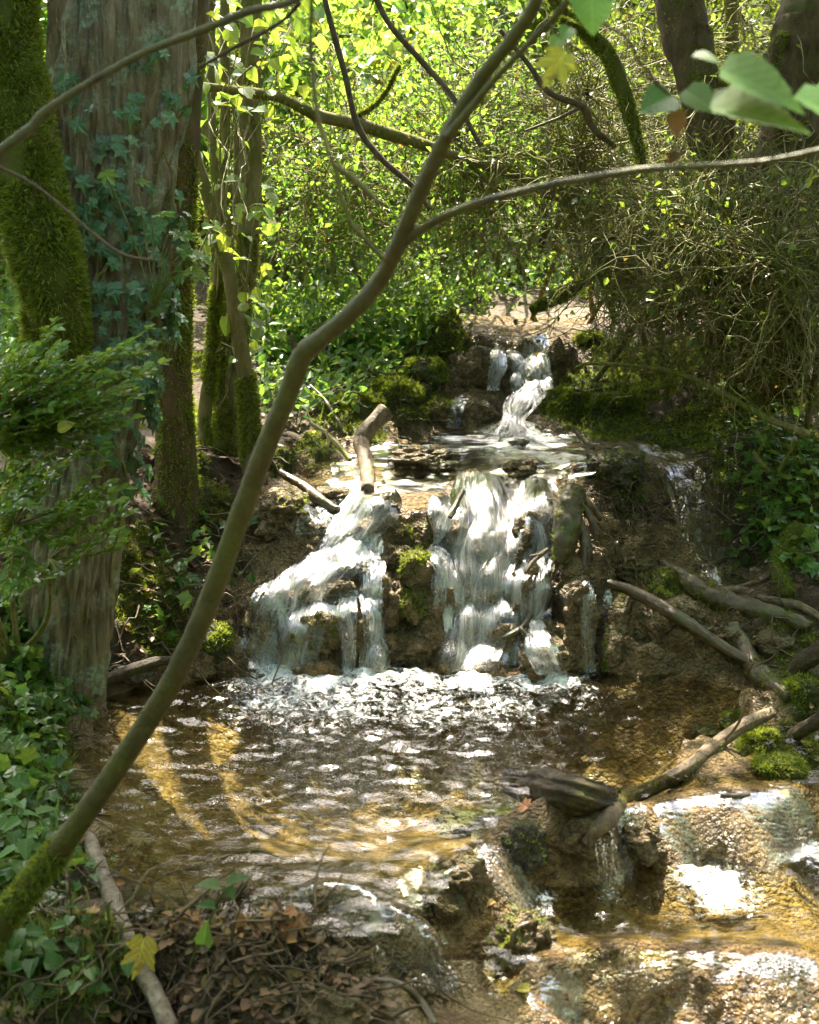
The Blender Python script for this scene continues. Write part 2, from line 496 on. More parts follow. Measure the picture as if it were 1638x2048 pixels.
def rock_mat(name, c0, c1, c2, moss=.4, wet=.4):
    m, nt, out = new_mat(name); N = NT(nt); v = N.coord()
    n1 = N.noise(v, 9, 6, .65); n2 = N.noise(v, 45, 5, .7)
    c = N.ramp(n1, [(.3, c0), (.5, c1), (.72, c2)])
    c = N.mix(N.ramp(n2, [(.4, g3(.75)), (.58, g3(0))]), c, tuple(x * .7 for x in c0) + (1,))
    if moss:
        g = N.n('ShaderNodeNewGeometry'); sx = N.n('ShaderNodeSeparateXYZ', Vector=g.outputs['Normal'])
        mf = N.ramp(N.math('ADD', N.noise(v, 7, 4), N.math('MULTIPLY', sx.outputs[2], .35)), [(1.05 - moss, g3(0)), (1.2 - moss, g3(1))])
        c = N.mix(mf, c, N.mix(n2, (.025, .03, .006, 1), (.11, .12, .018, 1)))
    p = N.n('ShaderNodeBsdfPrincipled', Roughness=.9 - wet); N.l(c, p.inputs['Base Color'])
    N.l(N.math('SUBTRACT', .95, N.math('MULTIPLY', N.ramp(n1, [(.4, g3(.3)), (.6, g3(1))]), wet)), p.inputs['Roughness'])
    vo = N.n('ShaderNodeTexVoronoi', Vector=v, Scale=52.0); vo2 = N.n('ShaderNodeTexVoronoi', Vector=v, Scale=140.0)
    N.l(N.bump(N.math('SUBTRACT', N.math('ADD', n2, n1), N.math('ADD', vo.outputs[0], N.math('MULTIPLY', vo2.outputs[0], .4))), 1.0, .03), p.inputs['Normal'])
    N.l(p.outputs[0], out.inputs[0])
    return m
M_TUFA = rock_mat('tufa_rock', (.10, .064, .024), (.26, .18, .08), (.40, .305, .17), .30, .5)
M_MOSSROCK = rock_mat('moss_rock', (.03, .03, .01), (.07, .07, .02), (.12, .11, .04), .75, .1)
M_GREYROCK = rock_mat('grey_rock', (.05, .04, .024), (.13, .105, .065), (.23, .19, .13), .35, .35)

def water_mat(name, tint=(.88, .91, .72), foam=True, rough=.06):
    m, nt, out = new_mat(name); N = NT(nt); v = N.coord()
    b = N.math('ADD', N.noise(N.coord((1, 1.7, 1)), 26, 3, .55, .4), N.math('MULTIPLY', N.noise(v, 90, 2, .5), .35))
    nrm = N.bump(b, .22, .012)
    fr = N.n('ShaderNodeFresnel', IOR=1.33, Normal=nrm)
    tr = N.n('ShaderNodeBsdfTransparent', Color=(*tint, 1))
    gl = N.n('ShaderNodeBsdfGlossy', Roughness=rough, Normal=nrm)
    gl.inputs['Color'].default_value = (1, 1, 1, 1)
    mx = N.n('ShaderNodeMixShader', Fac=fr.outputs[0]); N.l(tr.outputs[0], mx.inputs[1]); N.l(gl.outputs[0], mx.inputs[2])
    last = mx.outputs[0]
    if foam:
        fo = N.attr('foam')
        pat = N.math('ADD', N.noise(v, 30, 5, .7, .8), N.math('MULTIPLY', N.noise(v, 120, 3), .4))
        f = N.math('MULTIPLY', N.math('SUBTRACT', N.math('ADD', N.math('MULTIPLY', pat, 2.2), fo), 2.02), 2.0, True)
        df = N.n('ShaderNodeBsdfPrincipled', Roughness=.35); df.inputs['Base Color'].default_value = (.80, .84, .84, 1)
        N.l(N.bump(pat, .6, .02), df.inputs['Normal'])
        m2 = N.n('ShaderNodeMixShader', Fac=N.math('MULTIPLY', f, .9)); N.l(last, m2.inputs[1]); N.l(df.outputs[0], m2.inputs[2])
        last = m2.outputs[0]
    N.l(last, out.inputs[0])
    return m
M_WATER = water_mat('pool_water')

def fall_mat(name, dens=.0, fu=60.0, fv=2.2, col_=(.86, .87, .82), gloss=1.0):
    """silky falling water: white streaks along the flow with clear gaps"""
    m, nt, out = new_mat(name); N = NT(nt)
    u, w, e = N.attr('fu'), N.attr('fv'), N.attr('edge')
    cx = N.n('ShaderNodeCombineXYZ', X=N.math('MULTIPLY', u, fu), Y=N.math('MULTIPLY', w, fv), Z=N.attr('lay'))
    a = N.noise(cx.outputs[0], 1.0, 3, .55, .3)
    cx2 = N.n('ShaderNodeCombineXYZ', X=N.math('MULTIPLY', u, fu * 4), Y=N.math('MULTIPLY', w, fv * 2.4), Z=N.attr('lay'))
    b = N.noise(cx2.outputs[0], 1.0, 3, .6)
    cx3 = N.n('ShaderNodeCombineXYZ', X=N.math('MULTIPLY', u, fu * .16), Y=N.math('MULTIPLY', w, fv * 1.3), Z=N.attr('lay'))
    g = N.math('MULTIPLY', N.math('SUBTRACT', N.noise(cx3.outputs[0], 1.0, 2, .5), .48), .75)
    s = N.math('ADD', N.math('ADD', N.math('MULTIPLY', a, .65), N.math('MULTIPLY', b, .45)), g)
    f = N.math('MULTIPLY', N.math('SUBTRACT', N.math('ADD', s, N.math('MULTIPLY', e, .42)), .80 - dens), 2.4, True)
    nrm = N.bump(s, .22, .02)
    df = N.n('ShaderNodeBsdfPrincipled', Roughness=.3, Normal=nrm); df.inputs['Base Color'].default_value = (*col_, 1)
    tl = N.n('ShaderNodeBsdfTranslucent', Color=(*col_, 1))
    wh = N.n('ShaderNodeMixShader', Fac=.5); N.l(df.outputs[0], wh.inputs[1]); N.l(tl.outputs[0], wh.inputs[2])
    tr = N.n('ShaderNodeBsdfTransparent')
    gl = N.n('ShaderNodeBsdfGlossy', Roughness=.08, Normal=nrm)
    cl = N.n('ShaderNodeMixShader', Fac=N.math('MULTIPLY', N.math('MULTIPLY', N.n('ShaderNodeFresnel', IOR=1.33, Normal=nrm).outputs[0], gloss), N.math('GREATER_THAN', e, .12)))
    N.l(tr.outputs[0], cl.inputs[1]); N.l(gl.outputs[0], cl.inputs[2])
    mx = N.n('ShaderNodeMixShader', Fac=N.math('MULTIPLY', f, .6)); N.l(cl.outputs[0], mx.inputs[1]); N.l(wh.outputs[0], mx.inputs[2])
    N.l(mx.outputs[0], out.inputs[0])
    return m
M_FALL = fall_mat('falling_water', dens=-.105, fu=170, fv=1.0)
M_VEIL = fall_mat('thin_veil_water', dens=-.13, fu=110, fv=1.1)
M_APRON = fall_mat('apron_water', dens=-.15, fu=120, fv=2.0)
M_SPILL = fall_mat('spill_water', dens=-.19, fu=60, fv=2, col_=(.70, .63, .50), gloss=.6)
M_FILM = fall_mat('water_film', dens=-.27, fu=50, fv=5, col_=(.74, .70, .60), gloss=1.0)

# ------------------------------------------------------------------ terrain
def Z(px, py, zs, z): 
    p = onz(px, py, zs); return [p[0], p[1], z]
C = []
# pool bed (seen through the surface z=0)
for px, py, z in [(560, 1390, -.28), (700, 1395, -.38), (850, 1400, -.42), (1000, 1400, -.42), (1150, 1410, -.38), (1300, 1420, -.3), (1430, 1420, -.16), (450, 1440, -.2), (700, 1480, -.36), (950, 1480, -.38), (1200, 1500, -.3), (350, 1480, -.12), (500, 1560, -.2), (700, 1580, -.24), (900, 1570, -.26), (1100, 1530, -.25), (280, 1600, -.06), (420, 1650, -.08), (600, 1660, -.10), (780, 1650, -.11), (240, 1720, -.05), (400, 1740, -.055), (560, 1740, -.05), (700, 1730, -.04), (820, 1700, -.045), (300, 1790, -.035), (480, 1800, -.03), (620, 1810, -.025), (720, 1800, -.02), (230, 1440, -.05), (1300, 1540, -.12), (930, 1640, -.10), (1250, 1580, -.05)]:
    C.append(Z(px, py, 0, z))
# pool edges
for px, py, z in [(200, 1410, .03), (165, 1470, .03), (130, 1560, .03), (140, 1640, .03), (170, 1720, .03), (140, 1810, .04), (1400, 1475, .02), (1370, 1520, .015), (1560, 1400, .05), (1480, 1400, -.02)]:
    C.append(Z(px, py, z, z))
# front dam, lip, spillways, lower pool
for px, py, z in [(200, 1850, .06), (320, 1840, .07), (450, 1850, .07), (560, 1850, .06), (640, 1880, 0), (720, 1880, -.03), (800, 1870, -.03), (870, 1830, .0), (960, 1690, -.015), (1010, 1650, .02), (1100, 1620, .05), (1200, 1610, .06), (1300, 1590, -.012), (1400, 1565, -.012), (1500, 1560, -.012), (1600, 1560, -.01),
                  (1000, 1760, -.06), (1050, 1800, -.13), (1080, 1740, -.10), (1150, 1700, -.06), (1250, 1700, -.10), (1350, 1730, -.13), (1480, 1720, -.13), (1600, 1670, -.12), (1300, 1650, -.045), (1450, 1640, -.04), (1560, 1620, -.04),
                  (1120, 1830, -.21), (1280, 1800, -.24), (1450, 1790, -.24), (1620, 1760, -.24), (1200, 1870, -.20), (1400, 1870, -.21), (1600, 1870, -.21),
                  (960, 1900, -.1), (1040, 1900, -.08), (1040, 1960, -.17), (1120, 1940, -.16), (1250, 1920, -.158), (1380, 1920, -.16), (1500, 1925, -.15), (1620, 1930, -.14),
                  (1000, 2030, -.27), (1150, 2040, -.28), (1300, 2050, -.31), (1450, 2040, -.26), (1600, 2050, -.22),
                  (900, 1985, -.24), (960, 1985, -.25), (840, 1960, -.16), (860, 1900, -.08), (780, 1950, -.06), (720, 1960, -.1), (700, 2020, -.25), (600, 2000, -.26), (500, 1990, -.26), (560, 1930, .0), (450, 1930, .02), (800, 2030, -.24), (400, 1990, -.2)]:
    C.append(Z(px, py, z, z))
# everything else: pixel and distance
for px, py, d in [
    # base of the main fall
    (480, 1315, 5.28), (560, 1335, 5.24), (640, 1345, 5.22), (700, 1348, 5.22), (780, 1340, 5.23), (850, 1340, 5.26), (950, 1345, 5.24), (1080, 1352, 5.20), (1160, 1348, 5.20), (1250, 1355, 5.20), (1400, 1355, 5.15), (1520, 1375, 5.00),
    # face
    (520, 1190, 5.45), (600, 1170, 5.50), (700, 1150, 5.50), (780, 1150, 5.54), (830, 1150, 5.46), (880, 1150, 5.56), (950, 1150, 5.54), (1030, 1150, 5.58), (1100, 1150, 5.54), (1160, 1150, 5.48), (1250, 1160, 5.62), (1330, 1150, 5.6), (1200, 1250, 5.36), (1380, 1260, 5.3), (820, 1260, 5.36), (640, 1260, 5.37), (950, 1250, 5.44), (1100, 1290, 5.32), (1480, 1290, 5.25),
    (530, 1080, 5.76), (590, 1040, 5.78), (650, 1040, 5.80), (720, 1040, 5.80), (830, 1030, 5.74), (950, 1030, 5.80), (1080, 1020, 5.84), (1140, 1010, 5.72), (1250, 1030, 5.90), (1300, 1090, 5.85),
    # lip
    (540, 960, 6.20), (600, 985, 6.08), (700, 990, 6.06), (800, 985, 6.06), (900, 968, 6.08), (1000, 962, 6.10), (1100, 955, 6.12), (1200, 925, 6.12), (1290, 930, 6.25),
    # terrace
    (660, 955, 6.29), (760, 925, 6.39), (830, 905, 6.44), (950, 918, 6.54), (1050, 912, 6.59), (1150, 890, 6.64), (1240, 893, 6.54), (1330, 915, 6.59), (700, 960, 6.14),
    (800, 872, 6.85), (900, 885, 6.8), (1000, 885, 6.85), (1100, 885, 6.85), (1170, 868, 6.95),
    # upper fall
    (880, 855, 7.05), (920, 800, 7.25), (960, 800, 7.25), (960, 850, 7.05), (1030, 855, 7.05), (1000, 785, 7.45), (1050, 800, 7.35), (1090, 840, 7.1),
    (900, 782, 7.4), (905, 720, 7.6), (950, 700, 7.72), (1000, 695, 7.72), (1075, 690, 7.74), (1140, 700, 7.76), (1130, 770, 7.5), (960, 770, 7.45), (1075, 775, 7.5), (1000, 652, 8.4), (1100, 650, 8.4), (975, 645, 8.5),
    (1000, 627, 9.3), (1100, 612, 9.8), (1200, 602, 10.5), (1300, 597, 11),
    # left of the upper fall
    (880, 655, 7.8), (860, 740, 7.3), (780, 790, 7.0), (700, 825, 6.85), (640, 880, 6.6), (930, 640, 8.3), (800, 700, 7.7), (700, 740, 7.6), (600, 800, 7.2), (560, 905, 6.35), (760, 860, 6.7), (830, 850, 6.9),
    # left slope
    (430, 920, 6.2), (350, 900, 6.0), (300, 1000, 5.7), (400, 1050, 5.75), (470, 1150, 5.6), (470, 1030, 5.85), (350, 1200, 5.3), (430, 1280, 5.3), (300, 1330, 5.1), (240, 1385, 4.98), (200, 1250, 5.1), (390, 1340, 5.2),
    (100, 1350, 4.8), (60, 1250, 4.8), (0, 1400, 4.3), (90, 1500, 4.35), (60, 1600, 3.95), (0, 1600, 3.75), (90, 1690, 3.75), (0, 1750, 3.4), (70, 1790, 3.45), (0, 1900, 3.05), (120, 1900, 3.2), (100, 2000, 3.0), (260, 1970, 3.12), (0, 2040, 2.85), (-300, 1300, 4.5), (-300, 1800, 3.4), (300, 2045, 2.98),
    (100, 800, 6.6), (50, 600, 9), (250, 620, 9), (-400, 700, 8),
    # background
    (500, 610, 9.5), (700, 610, 9.5), (820, 622, 9), (500, 500, 14), (700, 500, 14), (900, 530, 12), (1000, 560, 11), (1150, 540, 12.5), (1300, 480, 15), (819, 380, 28), (0, 380, 28), (1638, 380, 28), (-800, 400, 25), (2400, 400, 25),
    # right side
    (1180, 765, 7.4), (1110, 840, 7.05), (1250, 850, 6.95), (1300, 760, 7.5), (1200, 690, 7.9), (1350, 680, 8.1), (1500, 700, 7.3), (1500, 850, 6.7), (1600, 780, 6.8), (1450, 900, 6.35), (1400, 945, 6.3), (1345, 960, 6.2), (1400, 1060, 6.0), (1350, 1060, 5.85), (1450, 1165, 5.75), (1520, 1120, 5.85), (1550, 1000, 6.0), (1610, 1100, 5.6), (1600, 1200, 5.35), (1550, 1260, 5.25), (1660, 1270, 5.2), (1620, 1350, 4.9), (1600, 1430, 4.7), (1470, 1470, 4.62), (1520, 1520, 4.45), (1620, 1510, 4.5), (1700, 1600, 4.3), (2000, 1500, 4.7), (2000, 1200, 5.4), (2000, 900, 6.5), (2100, 1900, 3.6)]:
    C.append(list(at(px, py, d)))
C += [[-12, 60, 9], [12, 60, 9], [-35, 40, 8], [35, 40, 8], [-8, 5, 2.2], [8, 6, 2.6], [-3, 0, .5], [3, 0, .2], [0, 0, -.1], [-8, -5, 1], [8, -5, 1], [0, -6, 0], [0, 2, -.3], [1.2, 2.4, -.4], [-.7, 2.4, -.2], [-30, -6, 5], [30, -6, 5]]
C = np.array(C)
def phi(d2): return np.sqrt(d2 + .0025)
_n = len(C)
_A = np.zeros((_n + 3, _n + 3))
_A[:_n, :_n] = phi(((C[:, None, :2] - C[None, :, :2]) ** 2).sum(-1)) - .004 * np.eye(_n)
_A[:_n, _n] = 1; _A[_n, :_n] = 1; _A[:_n, _n + 1:] = C[:, :2]; _A[_n + 1:, :_n] = C[:, :2].T
_w = np.linalg.solve(_A, np.concatenate([C[:, 2], np.zeros(3)]))
def H0(x, y):
    o = np.empty(len(x))
    for i in range(0, len(x), 20000):
        s = slice(i, i + 20000)
        d2 = (x[s, None] - C[None, :, 0]) ** 2 + (y[s, None] - C[None, :, 1]) ** 2
        o[s] = phi(d2) @ _w[:_n] + _w[_n] + x[s] * _w[_n + 1] + y[s] * _w[_n + 2]
    return o
def grow(a, b, s0, k):
    o = [a]; s = s0
    while (o[-1] < b) if b > a else (o[-1] > b):
        o.append(o[-1] + (s if b > a else -s)); s *= k
    return o[1:]
gx = np.array(sorted(grow(-1.6, -40, .02, 1.16)) + list(np.arange(-1.6, 2.1, .0125)) + grow(2.1, 40, .02, 1.16))
gy = np.array(sorted(grow(2.8, -8, .03, 1.25)) + list(np.arange(2.8, 5.1, .013)) + list(np.arange(5.1, 6.2, .008)) + list(np.arange(6.2, 8.0, .012)) + list(np.arange(8.0, 10.5, .04)) + grow(10.5, 70, .06, 1.1))
NX, NY = len(gx), len(gy)
GX, GY = np.meshgrid(gx, gy)
gz = H0(GX.ravel(), GY.ravel()).reshape(NY, NX)

def stream_mask(x, y):
    ys = [2.0, 3.0, 3.6, 4.2, 4.9, 5.3, 5.6, 6.0, 6.5, 7.0, 7.7, 8.5, 9.5, 11, 13]
    xc = [.8, .72, .28, .15, .15, .28, .33, .30, .36, .45, .60, .72, .95, 1.3, 1.8]  # narrow in front: dark soil colour stands in for the shady hollow
    ww = [.7, .72, 1.2, 1.35, 1.28, 1.15, 1.0, .92, .86, .58, .40, .36, .42, .5, .4]
    c_ = np.interp(y, ys, xc); w_ = np.interp(y, ys, ww)
    a = (1 - smooth(-.04, .12, np.abs(x - c_) - w_)) * smooth(9.9, 8.8, y)
    xq = np.interp(y, [5.5, 5.75, 6.0, 6.3, 6.5], [1.42, 1.38, 1.27, 1.25, 1.2])
    return np.maximum(a, (1 - smooth(.10, .2, np.abs(x - xq))) * ((y > 5.45) & (y < 6.55)))
MOSS = [(880, 680, 62), (900, 640, 40), (790, 790, 70), (700, 830, 60), (860, 810, 40), (640, 890, 45), (740, 860, 40), (1160, 800, 75), (1230, 830, 80), (1300, 750, 90), (1400, 700, 100), (1230, 700, 60), (1400, 860, 80), (1480, 800, 90), (1450, 940, 40), (1540, 1010, 60), (300, 1200, 80), (330, 1270, 50), (270, 1100, 60), (60, 1500, 90), (90, 1600, 55), (0, 1700, 80), (30, 1400, 80), (1500, 1490, 70), (1600, 1500, 60), (1600, 1380, 60), (1330, 880, 40), (560, 930, 30), (1320, 1170, 40), (830, 1110, 22), (835, 1060, 22), (830, 1220, 22), (1600, 900, 90), (600, 1290, 22), (1250, 1000, 40)]

def bil(G, x, y):
    i = np.clip(np.searchsorted(gx, x) - 1, 0, NX - 2); j = np.clip(np.searchsorted(gy, y) - 1, 0, NY - 2)
    u = np.clip((x - gx[i]) / (gx[i + 1] - gx[i]), 0, 1); v = np.clip((y - gy[j]) / (gy[j + 1] - gy[j]), 0, 1)
    return (G[j, i] * (1 - u) + G[j, i + 1] * u) * (1 - v) + (G[j + 1, i] * (1 - u) + G[j + 1, i + 1] * u) * v

def hits(px, py, G=None):
    """where the pixel's ray meets the terrain"""
    G = gz if G is None else G
    px = np.atleast_1d(np.asarray(px, float)); py = np.atleast_1d(np.asarray(py, float))
    D = RIGHT[None] * ((px - 819) / F_PX)[:, None] + UP[None] * (-(py - 1024) / F_PX)[:, None] + FWD[None]
    D = D / D[:, 1:2]
    t = np.concatenate([np.arange(2.4, 9, .015), np.arange(9, 40, .15)])
    P = CAM + D[:, None, :] * t[None, :, None]
    z = bil(G, P[..., 0].ravel(), P[..., 1].ravel()).reshape(len(px), -1)
    below = P[..., 2] < z
    k = np.where(below.any(1), below.argmax(1), len(t) - 1)
    ar = np.arange(len(px)); k0 = np.maximum(k - 1, 0)
    a = P[ar, k0, 2] - z[ar, k0]; b_ = z[ar, k] - P[ar, k, 2]
    f = np.clip(a / np.maximum(a + b_, 1e-6), 0, 1)[:, None]
    return P[ar, k0] * (1 - f) + P[ar, k] * f
def hit(px, py, G=None): return hits([px], [py], G)[0]

x_, y_, z_ = GX.ravel(), GY.ravel(), gz.ravel()
P3 = np.stack([x_, y_, z_], 1)
tuf = stream_mask(x_ + .06 * vnoise(P3 * 3, 4), y_)
mh = hits([a for a, b, c in MOSS], [b for a, b, c in MOSS])
mossm = np.zeros(len(x_))
near = (x_ > -4) & (x_ < 5) & (y_ > 2) & (y_ < 12)
wob = fbm(P3 * 5, 3, 21) * .35
for (a, b, c), h in zip(MOSS, mh):
    r = c * mpp(h[1])
    d = np.sqrt((x_ - h[0]) ** 2 + ((y_ - h[1]) * .6) ** 2 + (z_ - h[2]) ** 2) / r
    mossm = np.maximum(mossm, 1 - smooth(.75, 1.15, d + wob))
bank = (1 - tuf)
mossm = np.maximum(mossm, bank * smooth(.15, .6, fbm(P3 * 2.2, 4, 33)) * .8 * near)
# relief
sm = (x_ > -1.7) & (x_ < 2.2) & (y_ > 2.7) & (y_ < 9)
disp = np.zeros(len(x_))
q = P3[sm]
big = 1 - np.clip(worley(q * 7.0 + .25 * vnoise(q * 9, 2)[:, None], 3), 0, 1)
mid = 1 - np.clip(worley(q * 19.0 + .3 * vnoise(q * 21, 6)[:, None], 5), 0, 1)
fine = fbm(q * 42, 3, 9)
bed = smooth(.02, -.06, q[:, 2]) * (q[:, 1] < 5.25) * (q[:, 1] > 3.3)
ff = ((q[:, 1] > 5.05) & (q[:, 1] < 6.2)) * 1.0
amp = np.where(tuf[sm] > .5, 1.0, .55) * (1 - .85 * bed)
gr = np.stack(np.gradient(gz, gy, gx), -1).reshape(-1, 2)[sm]
flat = np.hypot(gr[:, 0], gr[:, 1])
steep = smooth(.15, .9, flat)
amp = amp * (.15 + .85 * steep)
amp = amp * np.where((q[:, 1] < 4.4) & (tuf[sm] > .5), .4, 1.0)
amp = amp * (1 - .6 * ((q[:, 1] < 3.75) & (q[:, 1] > 3.2) & (q[:, 0] > -.45) & (q[:, 0] < .35)))
disp[sm] = amp * ((big - .45) * .15 + (mid - .5) * .06 + fine * .011) + .35 * mossm[sm] * (mid - .4) * .06
saw = (q[:, 2] + .07 * vnoise(q * np.array([3.5, 3.5, 0]), 51)) / .15
saw = saw - np.floor(saw)
disp[sm] += tuf[sm] * steep * ff * .05 * (smooth(0, .75, saw) * (1 - smooth(.88, 1, saw)) - .4)
disp[~sm] = .06 * fbm(P3[~sm] * 1.5, 4, 12)
gy_, gx_ = np.gradient(gz, gy, gx)
Nn = norm(np.stack([-gx_.ravel(), -gy_.ravel(), np.ones(len(x_))], 1))
Nn[~sm] = (0, 0, 1)
PT = P3 + Nn * disp[:, None]
gzd = gz + (disp * Nn[:, 2]).reshape(NY, NX) + (disp * (1 - Nn[:, 2] ** 2) / np.maximum(Nn[:, 2], .25)).reshape(NY, NX)
def ground(x, y):
    return bil(gzd, np.atleast_1d(np.asarray(x, float)), np.atleast_1d(np.asarray(y, float)))
idx = np.arange(NX * NY).reshape(NY, NX)
mb = MB(); mb.add(PT, np.stack([idx[:-1, :-1], idx[:-1, 1:], idx[1:, 1:], idx[1:, :-1]], -1).reshape(-1, 4))
sand = smooth(.03, -.03, z_) * tuf * (y_ < 5.3) * (y_ > 3.25) + smooth(-.12, -.19, z_) * tuf * (y_ < 4.2) * (x_ > .3)
wet = np.clip(tuf * 1.0 + .3 * smooth(.15, 0, z_), 0, 1)
terrain = mb.obj('ground', M_GROUND, attrs=dict(tufa=tuf, moss=mossm, wet=wet, sand=np.clip(sand, 0, 1)))
terrain['kind'] = 'structure'

# ------------------------------------------------------------------ water
def lipline(x):      # world y of the pool's front lip
    pts = [(100, 1830), (560, 1850), (640, 1872), (720, 1880), (800, 1868), (880, 1800), (960, 1690), (1010, 1640), (1100, 1612), (1200, 1605), (1300, 1595), (1400, 1575), (1600, 1570), (1800, 1570)]
    w = np.array([onz(a, b, 0)[:2] for a, b in pts]); o = np.argsort(w[:, 0])
    return np.interp(x, w[o, 0], w[o, 1])
FOAM_GLARE = [(560, 1350, 70, 1), (640, 1365, 80, 1), (740, 1350, 90, 1.), (840, 1360, 80, .8), (950, 1355, 90, 1.), (1050, 1365, 70, .8), (1110, 1360, 60, 1.), (500, 1365, 60, .7), (560, 1400, 130, .66), (700, 1405, 140, .62), (860, 1420, 140, .55), (1000, 1410, 120, .55), (1150, 1390, 90, .45)]  # foam at the falls; wide weak discs also paint white glare
def water_sheet(name, xs, ys, zl, keep, foam, amp, label_h=None):
    X, Y = np.meshgrid(xs, ys); x, y = X.ravel(), Y.ravel()
    p = np.stack([x, y, np.zeros(len(x))], 1)
    fo = np.zeros(len(x))
    for a, b, c, s in foam:
        h = onz(a, b, zl); r = c * mpp(h[1])
        fo = np.maximum(fo, s * np.exp(-(((x - h[0]) / r) ** 2 + ((y - h[1]) / (r * 1.25)) ** 2)))
    w = np.zeros(len(x))
    srcs = [(-.35, 5.45, 1.0), (.22, 5.45, 1.0), (.55, 5.35, .7)] if zl == 0 else [(1.0, 4.3, 1), (1.3, 4.2, 1), (.3, 3.4, 1)]
    for sx, sy, s in srcs:
        d = np.hypot(x - sx, y - sy) + .08 * vnoise(p * 4, 3)
        w += s * np.sin(d * 52) * np.exp(-d * .55) * .35
    w += 1.0 * vnoise(p * np.array([6, 11, 1]) + 3, 41) + 1.0 * vnoise(p * np.array([15, 25, 1]), 43) + .45 * vnoise(p * np.array([34, 52, 1]), 44)
    turb = 1 + 2.2 * np.clip(fo, 0, 1)
    z = zl + amp * 1.6 * w * turb + fo * (.012 + .012 * vnoise(p * 38, 61))
    k = keep(X, Y)
    kq = k[:-1, :-1] & k[1:, :-1] & k[:-1, 1:] & k[1:, 1:]
    ii = np.arange(len(x)).reshape(X.shape)
    Fq = np.stack([ii[:-1, :-1], ii[:-1, 1:], ii[1:, 1:], ii[1:, :-1]], -1)[kq]
    used = np.unique(Fq); remap = np.full(len(x), -1); remap[used] = np.arange(len(used))
    b = MB(); b.add(np.stack([x, y, z], 1)[used], remap[Fq])
    o = b.obj(name, M_WATER, attrs=dict(foam=fo[used]))
    o['kind'] = 'structure'
    return o
water_sheet('pool_water', np.arange(-1.4, 1.7, .011), np.arange(3.1, 5.62, .011), 0.0, lambda X, Y: Y > lipline(X) + .012 * 0, FOAM_GLARE, .0034)
low_lip = lambda x: np.interp(x, *np.array(sorted([list(onz(a, b, -.15)[:2]) for a, b in [(850, 1930), (960, 1940), (1040, 1960), (1250, 1915), (1450, 1918), (1700, 1930)]])).T)
water_sheet('lower_pool_water', np.arange(.2, 2.0, .011), np.arange(3.2, 4.4, .011), -.15, lambda X, Y: Y > low_lip(X), [(1440, 1780, 80, 1.05), (1390, 1760, 50, .9), (1600, 1700, 60, 1.05), (1090, 1800, 34, .8), (1220, 1790, 40, .5)], .0028)
water_sheet('splash_basin_water', np.arange(-.1, .45, .009), np.arange(2.95, 3.45, .009), -.215, lambda X, Y: (X - .12) ** 2 / .07 + (Y - 3.2) ** 2 / .05 < 1, [(920, 1975, 75, 1.1), (960, 2010, 70, .8)], .003)
water_sheet('terrace_water', np.arange(-.55, 1.15, .012), np.arange(5.9, 7.1, .012), .702, lambda X, Y: (Y > 6.12) & (X > -.5), [(1000, 895, 90, .8), (1090, 890, 70, .7), (900, 890, 60, .6)], .002)

